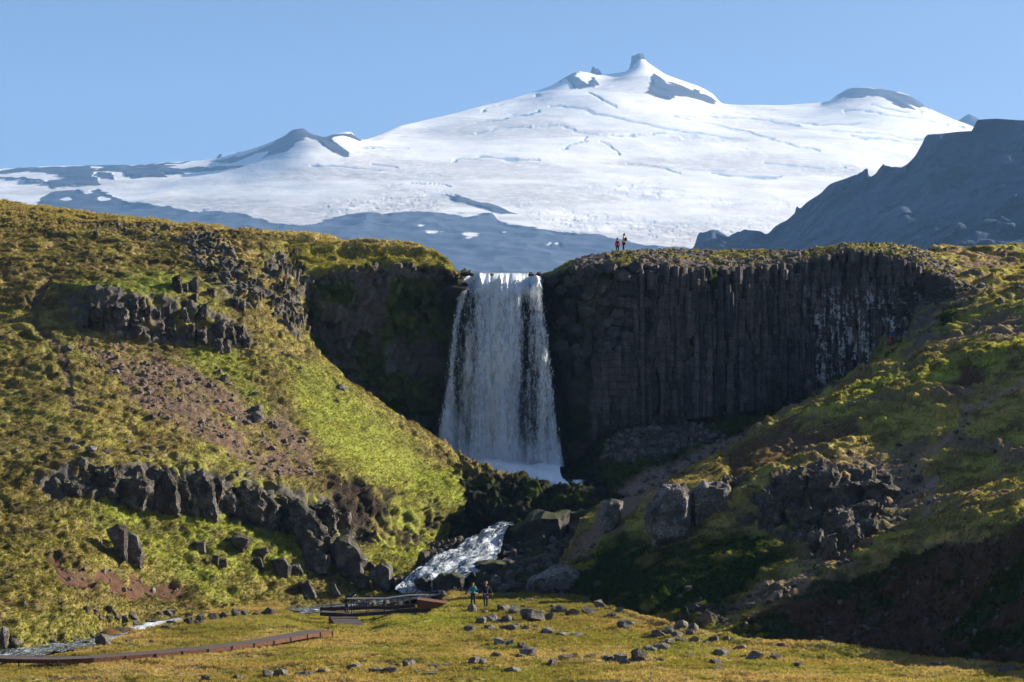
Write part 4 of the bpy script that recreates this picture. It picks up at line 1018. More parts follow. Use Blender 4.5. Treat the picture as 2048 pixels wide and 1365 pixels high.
def outline_rock(name, pts, mat, seed, depth=0.8, Y=None, parent=None, lift=0.0, sink=0.35, detail=0.085, amp=0.05, fwd=0.25):
    """a rock whose front silhouette follows the outline, with its own distance, size and thickness"""
    r = random.Random(seed)
    xs_ = [p[0] for p in pts]; ys_ = [p[1] for p in pts]
    cx_, cy_ = sum(xs_) / len(xs_), sum(ys_) / len(ys_)
    if Y is None:
        best = None
        for k in (0.85, 0.6, 0.35):
            h = ground(cx_, min(ys_) + k * (max(ys_) - min(ys_)))
            if h: best = h[0].y if best is None else min(best, h[0].y)
        Y = best or 150
    wm = (max(xs_) - min(xs_)) / F * Y
    D = wm * depth
    Y0 = Y - fwd * D
    out = []
    for x, y in pts:
        out.append(Vector(P(x, y, Y0 + r.uniform(-.08, .08) * D)))
    for x, y in pts:
        k = r.uniform(0.62, 0.8)
        out.append(Vector(P(cx_ + (x - cx_) * k, cy_ + (y - cy_) * k, Y0 - D * r.uniform(0.3, 0.45))))
        k = r.uniform(0.75, 0.92)
        out.append(Vector(P(cx_ + (x - cx_) * k, cy_ + (y - cy_) * k + 2, Y0 + D * r.uniform(0.45, 0.65))))
    zmin = min(p.z for p in out)
    base = Vector(P(cx_, max(ys_), Y0)); base.z = zmin
    for p in list(out):
        if p.z < zmin + 0.3 * (max(q.z for q in out) - zmin):
            out.append(Vector((p.x, p.y, p.z - sink * wm * 0.5)))
    out = [p - base for p in out]
    bm = hull(out)
    finish_rock(bm, max(0.14, wm * detail * 1.6), wm * amp, seed)
    return to_obj(bm, name, mat, parent, base)

# ------------------------------------------------------------------ basalt columns of the right wall (parts of the wall)
CLIFF = bpy.data.objects['right_cliff']
def prism(seed, n=6, rings=3, cap=0.12, jit=0.10):
    """unit column: radius about 0.5, height 1, slightly uneven rings, chamfered end"""
    r = random.Random(seed); a0 = r.uniform(0, 6.28)
    base = [(math.cos(a0 + 6.2832 * i / n + r.uniform(-.2, .2)) * 0.5 * r.uniform(.86, 1.1), math.sin(a0 + 6.2832 * i / n + r.uniform(-.2, .2)) * 0.5 * r.uniform(.86, 1.1)) for i in range(n)]
    vs = []; fs = []
    levels = [(-0.0, 1.0)] + [(k / rings, 1.0) for k in range(1, rings)] + [(1.0 - 0.03, 1.0), (1.0, 1 - cap)]
    for li, (z, s) in enumerate(levels):
        ox, oy = r.uniform(-jit, jit) * .5, r.uniform(-jit, jit) * .5
        for x, y in base:
            vs.append((x * s + ox, y * s + oy, z + (r.uniform(-.02, .02) if 0 < li < len(levels) - 1 else r.uniform(-.015, .015))))
    for l in range(len(levels) - 1):
        for i in range(n):
            a, b = l * n + i, l * n + (i + 1) % n
            fs.append((a, b, b + n, a + n))
    fs.append(tuple(range(len(vs) - n, len(vs)))); fs.append(tuple(range(n))[::-1])
    me = bpy.data.meshes.new('basalt_column'); me.from_pydata(vs, [], fs); me.materials.append(M['columns'])
    return me
COLM = [prism(s, random.Random(s).choice([5, 6, 6, 7])) for s in range(18)]
ENDM = [prism(100 + s, random.Random(s).choice([5, 6, 6, 6, 7]), rings=1, cap=0.32, jit=0.05) for s in range(16)]
def cliffv(px, k): return float(np.interp(px, RIGHT_CLIFF[0], RIGHT_CLIFF[k]))
rr_ = random.Random(5); ncol = 0
px = 1276.0
while px < 1772 and ncol < 232:
    wpx = rr_.choice([5.2, 6.0, 7.0, 8.0, 9.5]) * rr_.uniform(.9, 1.1)
    Yc = cliffv(px, 1); t_, b_ = cliffv(px, 2), cliffv(px, 3)
    zt = (H0 - t_) / F * Yc - rr_.uniform(0.5, 2.9); zb = (H0 - b_) / F * Yc - 1.0
    # the tiers: broken heads in the middle, overhang above
    H = zt - zb
    cuts = [zb, zb + H * rr_.uniform(0.30, 0.52), zb + H * rr_.uniform(0.58, 0.86), zt] if px < 1660 else [zb, zb + H * rr_.uniform(0.35, 0.65), zt]
    if rr_.random() < 0.3: cuts = [zb, zb + H * rr_.uniform(0.45, 0.6), zt]
    rad = wpx / F * Yc * 1.38
    lean = rr_.gauss(0, 0.012) - 0.05 * max(0, (1330 - px) / 60) + 0.03 * max(0, (px - 1700) / 100)
    for q in range(len(cuts) - 1):
        z0, z1 = cuts[q], cuts[q + 1]
        o = link('basalt_column', rr_.choice(COLM), None, CLIFF)
        out = (0.45, -0.15, 0.35)[min(q, 2)] if len(cuts) == 4 else (0.55, 0.05)[min(q, 1)]
        o.location = (P(px, 0, Yc)[0], Yc - 0.25 - out - rr_.uniform(-0.6, 0.6), z0 - 0.12)
        o.scale = (rad, rad, (z1 - z0) * rr_.uniform(1.0, 1.06))
        o.rotation_euler = (rr_.gauss(0, .012), lean, rr_.uniform(-.2, .2))
        ncol += 1
    px += wpx
# column heads seen end on, left part of the wall
nh = 0
row = 0; y = 532.0
while y < 735:
    x = 1118 + (row % 2) * 13 + (12 if y > 690 else 0)
    while x < 1345 - max(0, (y - 560)) * 0.55:
        ys_, xs_ = y + rr_.uniform(-5, 5), x + rr_.uniform(-4, 4)
        if ys_ > cliffv(xs_, 2) + 13:
            Yc = cliffv(xs_, 1)
            s = rr_.uniform(22, 33) / F * Yc
            o = link('basalt_column', rr_.choice(ENDM), None, CLIFF)
            o.location = P(xs_, ys_, Yc + 1.55)
            o.scale = (s * 1.12, s, rr_.uniform(1.6, 2.5))
            # axis out of the wall, tipped up and fanned towards the fall
            o.rotation_euler = Euler((R(90) - rr_.uniform(0.12, 0.5), rr_.uniform(-.2, .2), -0.25 + rr_.uniform(-.25, .25)), 'XYZ')
            nh += 1
        x += 25
    y += 21; row += 1
print('columns', ncol, 'heads', nh)
# the many narrow ribs between and behind the columns: one mass
vs = []; fs = []
for k in range(950):
    px = rr_.uniform(1180, 1840)
    Yc = cliffv(px, 1); t_, b_ = cliffv(px, 2), cliffv(px, 3)
    zt = (H0 - t_) / F * Yc; zb = (H0 - b_) / F * Yc
    z0 = rr_.uniform(zb - 1, zt - 1.5) if px > 1300 else rr_.uniform(zb - 1, zb + (zt - zb) * 0.35); L = rr_.uniform(0.5, 3.2); z1 = min(z0 + L, zt)
    rad = rr_.uniform(0.2, 0.42); x0 = P(px, 0, Yc)[0]; y0 = Yc - rr_.uniform(0.0, 1.0); n = 6; b0 = len(vs); a0 = rr_.uniform(0, 6)
    for z, s in ((z0, 1), (z1 - .1, 1), (z1, .8)):
        for i in range(n): vs.append((x0 + math.cos(a0 + i * 1.047) * rad * s, y0 + math.sin(a0 + i * 1.047) * rad * s, z + rr_.uniform(-.05, .05)))
    for l in range(2):
        for i in range(n): fs.append((b0 + l * n + i, b0 + l * n + (i + 1) % n, b0 + (l + 1) * n + (i + 1) % n, b0 + (l + 1) * n + i))
    fs.append(tuple(b0 + 2 * n + i for i in range(n)))
me = bpy.data.meshes.new('broken_columns'); me.from_pydata(vs, [], fs)
o = link('broken_columns', me, M['columns'], CLIFF); o['kind'] = 'stuff'

# ------------------------------------------------------------------ lower left crag: big pillars over the stream bank
def z2(pts): return [(x / 2.703, y / 2.703 + 860) for x, y in pts]
def z7(pts): return [(x / 2.926 + 560, y / 2.926 + 900) for x, y in pts]
def z6(pts): return [(x / 2.2806 + 1150, y / 2.2806 + 850) for x, y in pts]
def z1(pts): return [(x / 2.904, y / 2.904 + 390) for x, y in pts]
def zr(pts): return [(x / 3.9 + 1180, y / 3.9 + 900) for x, y in pts]
h = ground(330, 1010)
crag = empty('rock_outcrop', (h[0].x, h[0].y, h[0].z), 'long dark crag of upright rock pillars above the stream bank', 'rock outcrop')
def child(o, par):
    o.parent = par; o.matrix_parent_inverse = Matrix.Translation(-par.location)
PIL = [[(510, 190), (620, 180), (640, 240), (625, 340), (560, 360), (520, 280)], [(630, 210), (740, 185), (810, 240), (800, 340), (760, 420), (700, 400), (640, 350)], [(785, 240), (835, 205), (832, 405), (790, 430), (750, 410)],
       [(840, 205), (905, 190), (950, 290), (965, 450), (880, 450), (835, 410)], [(955, 200), (1005, 195), (1008, 310), (1035, 320), (1030, 450), (970, 455)], [(1040, 205), (1100, 185), (1140, 250), (1155, 330), (1178, 490), (1120, 500), (1060, 440), (1040, 350)],
       [(1150, 255), (1205, 245), (1212, 330), (1175, 430), (1150, 340)], [(1190, 300), (1245, 285), (1280, 360), (1270, 470), (1190, 440)], [(1275, 275), (1335, 255), (1405, 300), (1440, 400), (1420, 520), (1340, 460), (1280, 410)], [(1400, 300), (1460, 340), (1505, 410), (1490, 550), (1415, 520), (1400, 400)],
       [(1480, 330), (1560, 325), (1585, 370), (1540, 450), (1490, 400)], [(1560, 380), (1620, 340), (1680, 400), (1740, 520), (1785, 605), (1760, 650), (1690, 620), (1640, 550), (1560, 490)], [(1690, 390), (1780, 375), (1818, 430), (1802, 590), (1750, 570)], [(1815, 430), (1890, 405), (1898, 570), (1820, 580)],
       [(415, 150), (440, 130), (465, 150), (460, 210), (420, 215)], [(415, 225), (470, 215), (500, 240), (480, 275), (425, 270)], [(310, 270), (390, 250), (440, 290), (430, 345), (340, 345)]]
for k, pl in enumerate(PIL):
    q_ = z2(pl); cx_ = sum(p[0] for p in q_) / len(q_)
    ym_ = max(p[1] for p in q_); q_ = [(cx_ + (x - cx_) * 1.2, ym_ - (ym_ - y) * (0.95, 0.8, 0.9, 0.97, 0.75, 0.93)[k % 6]) for x, y in q_]
    o = outline_rock('rock_pillar', q_, M['crag'], 300 + k, depth=1.1, amp=0.10, detail=0.045, fwd=-0.12)
    child(o, crag)

# ------------------------------------------------------------------ upper left crag
h = ground(330, 640)
crag2o = empty('rock_outcrop', (h[0].x, h[0].y, h[0].z), 'broken grey crag with turf cap at the head of the brown scree', 'rock outcrop')
UP = [[(590, 650), (625, 635), (642, 740), (600, 765)], [(500, 650), (560, 625), (602, 690), (592, 745), (530, 735)], [(470, 700), (512, 695), (508, 765), (470, 760)], [(570, 740), (602, 733), (602, 805), (575, 800)], [(608, 738), (632, 742), (630, 808), (608, 803)], [(640, 640), (720, 620), (760, 680), (740, 760), (660, 760)], [(740, 610), (800, 600), (815, 660), (790, 720), (745, 700)],
      [(800, 595), (842, 585), (855, 650), (820, 700), (790, 675)], [(838, 660), (878, 645), (874, 725), (830, 725)], [(898, 660), (938, 655), (935, 725), (898, 725)], [(958, 650), (992, 635), (990, 705), (955, 700)], [(1068, 760), (1132, 745), (1135, 825), (1080, 835)], [(1128, 770), (1202, 765), (1200, 860), (1150, 860)], [(1218, 745), (1312, 725), (1305, 825), (1230, 838)], [(1288, 765), (1362, 755), (1375, 860), (1300, 865)],
      [(1358, 745), (1418, 755), (1420, 850), (1370, 850)], [(1398, 838), (1458, 825), (1455, 900), (1405, 890)], [(1228, 838), (1292, 828), (1295, 910), (1230, 905)], [(1288, 848), (1345, 838), (1340, 910), (1300, 912)], [(958, 768), (1022, 755), (1025, 855), (970, 850)], [(880, 740), (950, 730), (965, 800), (900, 830)], [(740, 730), (830, 720), (860, 790), (780, 820)],
      [(998, 478), (1042, 465), (1065, 565), (1010, 575)], [(1058, 515), (1092, 505), (1095, 575), (1060, 575)], [(1093, 508), (1152, 468), (1155, 575), (1100, 575)], [(1150, 640), (1210, 630), (1205, 725), (1150, 715)], [(1108, 575), (1148, 570), (1145, 625), (1110, 620)], [(1200, 545), (1250, 540), (1255, 590), (1205, 590)], [(1330, 600), (1390, 590), (1395, 650), (1335, 650)], [(1385, 620), (1425, 615), (1425, 670), (1385, 670)], [(1030, 660), (1090, 650), (1100, 730), (1040, 735)]]
for k, pl in enumerate(UP):
    child(outline_rock('rock_block', z1(pl), M['crag'], 400 + k, depth=1.2, amp=0.15, detail=0.07, fwd=-0.15), crag2o)

# leaning column stumps: the shattered buttress and the column band by the cliff
def shard_field(label, poly, n, wr, hr, lean, seed, name='basalt_shard'):
    r = random.Random(seed)
    cx_ = sum(p[0] for p in poly) / len(poly); cy_ = sum(p[1] for p in poly) / len(poly)
    hh = ground(cx_, cy_)
    par = empty('rock_outcrop', hh[0], label, 'rock outcrop')
    pa = np.array(poly, float)
    c = 0; tries = 0
    while c < n and tries < n * 30:
        tries += 1
        x, y = r.uniform(pa[:, 0].min(), pa[:, 0].max()), r.uniform(pa[:, 1].min(), pa[:, 1].max())
        if poly_sd(np.array(x), np.array(y), poly) < 0: continue
        hh = ground(x, y)
        if not hh: continue
        wpx = r.uniform(*wr); m_ = wpx / F * hh[0].y
        o = link(name, r.choice(COLS_S), None, par)
        o.location = Vector(hh[0]) - par.location - Vector((0, -0.3, m_ * 0.7))
        o.rotation_euler = (r.gauss(lean[0], .12), r.gauss(lean[1], .14), r.uniform(0, 6.28))
        o.rotation_euler = Euler((r.gauss(lean[0], .12), r.gauss(lean[1], .14), 0), 'XYZ')
        o.scale = (m_, m_, m_ * r.uniform(*hr))
        c += 1
COLS_S = []
for s in range(12):
    m_ = COLM[s].copy(); m_.materials.clear(); m_.materials.append(M['crag']); m_.name = 'basalt_shard'; COLS_S.append(m_)
shard_field('shattered grey buttress of leaning basalt columns below the left skyline', [(378, 480), (430, 470), (460, 505), (500, 560), (505, 600), (450, 585), (400, 545), (380, 515)], 120, (5, 10), (1.2, 2.6), (0.25, 0.5), 21)
shard_field('dark band of short basalt columns where the grass spur meets the shaded cliff', [(530, 530), (605, 505), (615, 590), (560, 620), (500, 610), (540, 580)], 70, (6, 10), (1.4, 3.0), (0.0, 0.05), 22)
shard_field('lower step of dark columns beside the shaded cliff, above the spur crest', [(540, 625), (605, 612), (618, 665), (585, 660), (552, 645)], 22, (7, 11), (1.5, 2.6), (0.0, 0.05), 23)
shard_field('row of small grey column heads along the top of the shaded left cliff', [(640, 545), (760, 535), (880, 535), (905, 552), (800, 552), (650, 565)], 45, (7, 12), (1.2, 2.2), (0.0, 0.1), 24)

# ------------------------------------------------------------------ right outcrop
h = ground(1640, 1010)
crag3 = empty('rock_outcrop', (h[0].x, h[0].y, h[0].z), 'dark jagged rock outcrop halfway down the right hill', 'rock outcrop')
RO = [[(930, 275), (960, 212), (1045, 198), (1065, 300), (1020, 420), (945, 400)], [(1050, 222), (1180, 190), (1212, 260), (1140, 340), (1060, 340)], [(1150, 280), (1300, 250), (1330, 300), (1290, 355), (1190, 355)], [(1300, 255), (1440, 240), (1482, 300), (1390, 345), (1310, 340)], [(1138, 400), (1190, 375), (1260, 380), (1280, 455), (1150, 485)], [(1260, 365), (1335, 345), (1402, 368), (1380, 405), (1290, 450)],
      [(1060, 490), (1132, 478), (1142, 565), (1090, 580), (1060, 550)], [(1125, 508), (1202, 498), (1212, 605), (1150, 645), (1120, 590)], [(850, 340), (940, 325), (935, 455), (830, 475)], [(1000, 400), (1080, 360), (1140, 420), (1060, 470), (1000, 460)], [(1210, 470), (1290, 450), (1310, 520), (1230, 560)], [(1300, 440), (1370, 420), (1390, 480), (1320, 510)]]
for k, pl in enumerate(RO):
    child(outline_rock('rock_block', z6(pl), M['rock'], 500 + k, depth=0.9, amp=0.12, detail=0.06, fwd=0.05), crag3)

# ------------------------------------------------------------------ big single rocks
def big(name, pts, mat, seed, label, group=None, **kw):
    o = outline_rock(name, pts, mat, seed, **kw)
    return tag(o, label, 'boulder', group)
h = ground(1380, 1060)
lich = empty('rock_outcrop', (h[0].x, h[0].y, h[0].z), 'huge rock blotched with white lichen above the dark green slope', 'rock outcrop')
YB = h[0].y
for k, pl in enumerate([[(420, 480), (540, 290), (600, 262), (740, 258), (790, 350), (785, 500), (780, 650), (580, 722), (490, 695), (430, 580)], [(780, 320), (860, 250), (1000, 238), (1090, 272), (1112, 400), (1060, 500), (960, 615), (780, 650)]]):
    child(outline_rock('rock_block', zr(pl), M['lichen_rock'], 600 + k, depth=0.75, Y=YB + k * 1.2, amp=0.05, detail=0.045, fwd=0.2), lich)
BR = 'boulders beside the lower cascade'
for k, (pl, mat, lab, kw) in enumerate([
  ([(1290, 560), (1340, 470), (1430, 380), (1560, 345), (1690, 360), (1700, 560), (1560, 600), (1400, 640), (1300, 620)], 'dark_rock', 'massive dark mossy rock right against the top of the lower cascade', dict(Y=174)),
  ([(1690, 360), (1870, 330), (1872, 470), (1820, 480), (1740, 430), (1690, 420)], 'dark_rock', 'dark ledge rock under the plunge pool, behind the pale rounded boulder', dict(Y=177)),
  ([(1680, 440), (1740, 408), (1820, 460), (1835, 540), (1760, 605), (1690, 595)], 'rock', 'rounded grey boulder beside the seated walker in purple', dict(Y=173)),
  ([(890, 770), (930, 728), (1020, 712), (1082, 740), (1072, 805), (980, 835), (900, 825)], 'dark_rock', 'dark rounded boulder at the foot of the lower cascade', dict(Y=159)),
  ([(1080, 690), (1150, 648), (1280, 638), (1342, 670), (1340, 735), (1200, 745), (1090, 755)], 'dark_rock', 'broad dark boulder on the right bank just below the cascade', dict(Y=164)),
  ([(1480, 630), (1540, 608), (1660, 610), (1645, 680), (1500, 705)], 'rock', 'flat topped grey boulder lying right of the cascade', dict(Y=166)),
  ([(1450, 760), (1560, 695), (1700, 675), (1785, 740), (1725, 855), (1560, 875), (1440, 845)], 'lichen_rock', 'wide lichen flecked rock mass at the base of the dark slope', dict(Y=157)),
  ([(1030, 880), (1090, 828), (1160, 838), (1195, 885), (1100, 915), (1020, 905)], 'rock', 'pale boulder directly behind the walker in teal', dict(Y=154.5)),
  ([(1460, 885), (1530, 853), (1602, 880), (1590, 922), (1480, 917)], 'stone', 'large low boulder in the shade line right of the two walkers', dict(Y=149.5)),
  ([(780, 765), (830, 740), (882, 770), (892, 812), (800, 812)], 'dark_rock', 'small dark rock splitting the water where the cascade meets the stream', dict(Y=159.5)),
  ([(1230, 760), (1260, 730), (1290, 745), (1290, 790), (1240, 790)], 'lichen_rock', 'small speckled rock between the cascade boulders and the dark slope', dict(Y=158)),
  ([(280, 560), (330, 508), (400, 488), (452, 540), (472, 600), (512, 650), (480, 705), (380, 745), (310, 695)], 'crag', 'biggest grey boulder of the cluster left of the stream, tilted and cracked', {}),
  ([(100, 500), (150, 448), (202, 480), (285, 560), (260, 595), (150, 605), (90, 560)], 'crag', 'leaning dark slab at the lower end of the pillar crag', {}),
  ([(130, 640), (210, 583), (292, 610), (288, 705), (230, 715), (120, 685)], 'crag', 'squat dark boulder left of the biggest cluster boulder', {}),
  ([(410, 720), (470, 703), (522, 740), (527, 808), (460, 793), (410, 762)], 'rock', 'pale edged boulder between the cluster and the grassy bank', {}),
  ([(530, 700), (600, 653), (662, 680), (657, 815), (560, 795), (520, 742)], 'rock', 'tall upright boulder at the right end of the cluster', {}),
  ([(655, 740), (710, 728), (788, 790), (782, 855), (690, 845), (650, 802)], 'rock', 'dark boulder at the water edge behind the footbridge rail', {}),
  ([(0, 640), (40, 638), (67, 730), (0, 745)], 'crag', 'narrow dark rock standing at the left edge of the cluster', {}),
  ([(480, 670), (530, 648), (567, 680), (540, 725), (490, 715)], 'crag', 'small dark rock wedged between the two tallest cluster boulders', {}),
  ([(50, 690), (90, 670), (130, 700), (110, 745), (60, 740)], 'crag', 'low brown rock under the squat dark boulder', {}),
 ]):
    big('boulder', z7(pl), M[mat], 700 + k, lab, BR if k < 11 else 'boulder cluster left of the stream', detail=0.07, amp=0.06, **kw)
big('boulder', zr([(60, 540), (100, 420), (160, 378), (262, 400), (252, 530), (200, 625), (90, 645)]), M['lichen_rock'], 730, 'pale streaked boulder at the lower end of the bare dirt path', BR, detail=0.07, amp=0.05)
LB = 'rocks on the lower left slope'
for k, (pl, mat, lab) in enumerate([
  ([(570, 540), (640, 510), (690, 520), (690, 700), (640, 660), (600, 600)], 'crag', 'left half of the dark split rock standing alone on the lower left slope'),
  ([(660, 530), (745, 560), (782, 680), (772, 745), (690, 745), (665, 690)], 'crag', 'right half of the dark split rock standing alone on the lower left slope'),
  ([(1208, 585), (1300, 563), (1372, 590), (1320, 638), (1240, 612)], 'rock', 'flat overhanging slab lying on bright green grass below the crag'),
  ([(1052, 600), (1112, 598), (1114, 658), (1055, 652)], 'rock', 'square dark block on the green slope left of the flat slab'),
  ([(1385, 640), (1447, 630), (1452, 660), (1420, 692), (1390, 667)], 'rock', 'wedge shaped rock on grass right of the flat slab'),
  ([(1148, 670), (1187, 678), (1182, 727), (1145, 717)], 'rock', 'small upright stone below the flat slab'),
  ([(1190, 700), (1225, 695), (1230, 735), (1195, 738)], 'rock', 'small brownish stone beside the small upright stone'),
  ([(1458, 700), (1540, 688), (1577, 740), (1560, 795), (1500, 785)], 'rock', 'leaning dark boulder left of the boulder cluster'),
  ([(1570, 730), (1620, 725), (1640, 770), (1590, 785)], 'rock', 'brown boulder touching the leaning dark boulder'),
  ([(1370, 690), (1410, 685), (1430, 740), (1390, 740)], 'rock', 'small dark rock below the wedge shaped rock'),
  ([(1610, 820), (1670, 810), (1720, 900), (1660, 910), (1620, 870)], 'crag', 'sloping rock rib half buried in the bank grass'),
  ([(1780, 840), (1810, 830), (1840, 890), (1800, 900)], 'crag', 'thin rock fin in the bank grass behind the footbridge'),
 ]):
    big('boulder', z2(pl), M[mat], 760 + k, lab, LB, detail=0.08, amp=0.06)

# ------------------------------------------------------------------ loose stones, one object each
def stone_mesh(seed, mat, flat=0.65):
    r = random.Random(seed); pts = []
    for i in range(16):
        a = r.uniform(0, 6.283); z = r.uniform(-1, 1); q = math.sqrt(1 - z * z); k = r.uniform(.8, 1.05)
        pts.append(Vector((math.cos(a) * q * 0.5 * k, math.sin(a) * q * 0.42 * k, z * 0.5 * k)))
    bm = hull(pts)
    finish_rock(bm, 0.22, 0.05, seed, rounds=2)
    zs = [v.co.z for v in bm.verts]; xs_ = [v.co.x for v in bm.verts]
    z0, sx_, sz_ = min(zs), max(xs_) - min(xs_), max(zs) - min(zs)
    for v in bm.verts: v.co = Vector((v.co.x / sx_, v.co.y / sx_, (v.co.z - z0) / sz_))
    me = bpy.data.meshes.new('stone'); bm.to_mesh(me); bm.free()
    me.shade_smooth(); me.set_sharp_from_angle(angle=0.5)
    me.materials.append(mat)
    return me
STN = {k: [stone_mesh(s + 40 * j, M[k]) for s in range(9)] for j, k in enumerate(('stone', 'rock', 'dark_rock', 'crag'))}
PLACED = []
def stones(lst, kind, zone, group, only=None, landmarks=(), sink=0.28, seed=1):
    r = random.Random(seed)
    for x, y, w_, h_ in lst:
        hh = ground(x, y, only)
        if not hh: continue
        p = hh[0]; m_ = w_ / F * p.y; hm = h_ / F * p.y
        o = link('stone' if w_ < 34 else 'boulder', r.choice(STN[kind]))
        o.location = (p.x, p.y + 0.25 * m_, p.z - sink * hm)
        o.rotation_euler = (r.uniform(-.12, .12), r.uniform(-.12, .12), r.choice([0, math.pi]) + r.uniform(-.3, .3))
        o.scale = (m_, m_ * r.uniform(.8, 1.1), hm * (1 + sink))
        sz = 'small' if w_ < 22 else 'medium' if w_ < 34 else 'large' if w_ < 55 else 'very large'
        q = h_ / w_
        shp = 'tall pointed' if q > .85 else 'blocky' if q > .6 else 'low' if q > .4 else 'flat'
        lm = ''
        if landmarks:
            a, b_, nm = min(landmarks, key=lambda L: (L[0] - x) ** 2 + 3 * (L[1] - y) ** 2)
            dx, dy = x - a, y - b_
            lm = ('right of ' if dx > 0 else 'left of ') if abs(dx) > 1.4 * abs(dy) else ('below ' if dy > 0 else 'above ')
            lm = ' ' + lm + nm
        PLACED.append((o, f'{sz} {shp} {zone}{lm}', group, x))
def zz(lst, s, ox, oy): return [(a / s + ox, b / s + oy, c / s, d / s) for a, b, c, d in lst]
ORD = ['leftmost', 'second from left', 'third from left', 'fourth from left', 'fifth from left', 'sixth from left', 'seventh from left', 'eighth from left', 'ninth from left', 'tenth from left']
def label_stones():
    by = {}
    for t_ in PLACED: by.setdefault(t_[1], []).append(t_)
    for lab, ts in by.items():
        ts.sort(key=lambda t_: t_[3])
        for i, (o, l, gname, x) in enumerate(ts):
            if len(ts) == 1: txt = l
            elif i == len(ts) - 1: txt = l + ', rightmost such'
            elif i < len(ORD): txt = l + ', ' + ORD[i]
            else: txt = l
            tag(o, txt, 'stone' if o.name.startswith('stone') else 'boulder', gname)

LMM = [(1000, 1225, 'the two walkers'), (1065, 1240, 'the biggest boulder'), (1275, 1320, 'the pyramid stone'), (1050, 1310, 'the dark hump stone'), (1370, 1260, 'the rock pile'), (820, 1330, 'the grass mound'), (1520, 1315, 'the pale twin stones'), (2010, 1345, 'the right corner'), (470, 1350, 'the boardwalk'), (1180, 1235, 'the shade line')]
stones(zz([(1480, 1005, 140, 75), (1575, 1000, 60, 50), (1335, 1062, 130, 38), (1230, 1055, 70, 30), (1115, 1065, 80, 40), (1175, 1020, 60, 40), (1245, 1010, 90, 50), (1330, 1012, 90, 42), (1300, 945, 90, 40), (1125, 950, 60, 50), (1375, 955, 70, 50), (1640, 960, 120, 50), (1710, 975, 90, 45), (1810, 965, 90, 50), (1880, 930, 80, 50), (1935, 980, 60, 30), (1985, 960, 50, 40), (2020, 1050, 90, 45), (1565, 1080, 85, 40), (1440, 1055, 60, 25), (1650, 1085, 55, 20), (1740, 1095, 90, 25), (1285, 1145, 75, 45), (1345, 1145, 55, 40), (1410, 1155, 60, 28), (1460, 1205, 115, 50), (1260, 1220, 85, 34), (1400, 1215, 60, 20), (1670, 1225, 90, 28), (1720, 1215, 50, 25), (1820, 1215, 80, 20), (1910, 1225, 80, 20), (2000, 1240, 80, 50), (2010, 1260, 50, 20), (1595, 1265, 65, 42), (1365, 1310, 110, 40), (1130, 1260, 80, 50), (1185, 1255, 60, 40), (750, 1275, 85, 50), (640, 1310, 100, 42), (560, 1305, 110, 32), (430, 1285, 85, 30), (255, 1310, 80, 25), (680, 1270, 70, 18), (900, 1270, 90, 18), (970, 1270, 60, 20), (800, 1315, 50, 25), (880, 1315, 100, 18), (150, 1325, 100, 20), (20, 1322, 60, 45), (595, 1060, 38, 14), (1600, 930, 40, 25), (1420, 930, 40, 22), (1530, 960, 40, 20), (1200, 960, 40, 22), (1385, 1035, 45, 18), (1500, 1060, 40, 16)], 2.926, 560, 900), 'stone', 'grey meadow stone', 'stones in the foreground meadow', ('meadow',), LMM, seed=2)
stones(zz([(285, 1080, 78, 62), (207, 1080, 60, 36), (230, 1097, 50, 25), (390, 1085, 40, 20), (665, 1055, 75, 30), (755, 1028, 60, 22), (825, 1072, 90, 40), (770, 1065, 45, 15), (910, 1070, 65, 28), (650, 1090, 70, 18), (655, 1115, 45, 12), (525, 1050, 45, 12), (940, 1015, 55, 20), (1010, 1100, 70, 15), (1660, 1105, 65, 24), (1975, 1132, 105, 44), (635, 990, 45, 26), (690, 990, 40, 28), (545, 995, 50, 32), (480, 995, 60, 28), (430, 1000, 60, 24), (380, 965, 70, 32), (420, 960, 60, 42), (490, 935, 70, 46), (540, 945, 55, 42), (590, 935, 55, 36), (520, 965, 50, 32), (465, 972, 60, 32), (400, 1030, 80, 36), (350, 1040, 60, 28), (330, 1030, 50, 25), (360, 880, 50, 42), (235, 915, 80, 25), (600, 1000, 30, 16), (1740, 1120, 40, 14), (1880, 1110, 36, 14)], 2.2806, 1150, 850), 'stone', 'grey meadow stone', 'stones in the foreground meadow', ('meadow',), LMM, seed=3)
stones(zz([(1110, 1360, 55, 35), (1280, 1350, 40, 26), (1302, 1350, 30, 24), (1450, 1340, 90, 38), (1520, 1335, 90, 42), (1630, 1335, 90, 28), (1750, 1315, 70, 22)], 2.703, 0, 860), 'stone', 'grey meadow stone', 'stones in the foreground meadow', ('meadow',), LMM, seed=4)
LMR = [(205, 1285, 'the orange gravel bar'), (300, 1250, 'the white riffle'), (20, 1290, 'the left edge'), (430, 1230, 'the stream bend'), (120, 1290, 'the stream mouth')]
stones(zz([(110, 735, 190, 120), (25, 700, 95, 200), (425, 668, 36, 30), (500, 672, 90, 46), (730, 692, 130, 82), (850, 692, 110, 62), (1000, 692, 170, 112), (890, 632, 100, 62), (570, 748, 80, 42), (640, 742, 65, 58), (840, 362, 62, 62), (920, 387, 100, 52), (1050, 362, 80, 72), (1100, 382, 80, 52), (1145, 442, 70, 62), (980, 442, 90, 52), (1060, 442, 80, 52), (1215, 452, 80, 62), (1290, 442, 90, 88), (1300, 497, 150, 52), (1480, 467, 130, 36), (1640, 402, 110, 62), (1545, 397, 90, 42), (1660, 482, 110, 38), (1620, 532, 110, 42), (1850, 482, 110, 62), (1900, 492, 90, 52), (1960, 482, 60, 42), (1830, 412, 110, 44), (1950, 422, 110, 44), (1540, 492, 90, 28), (1240, 662, 90, 32), (1480, 662, 60, 30), (330, 742, 70, 42)], 4.876, 0, 1150), 'rock', 'wet stream rock', 'rocks along the stream', None, LMR, sink=0.25, seed=5)
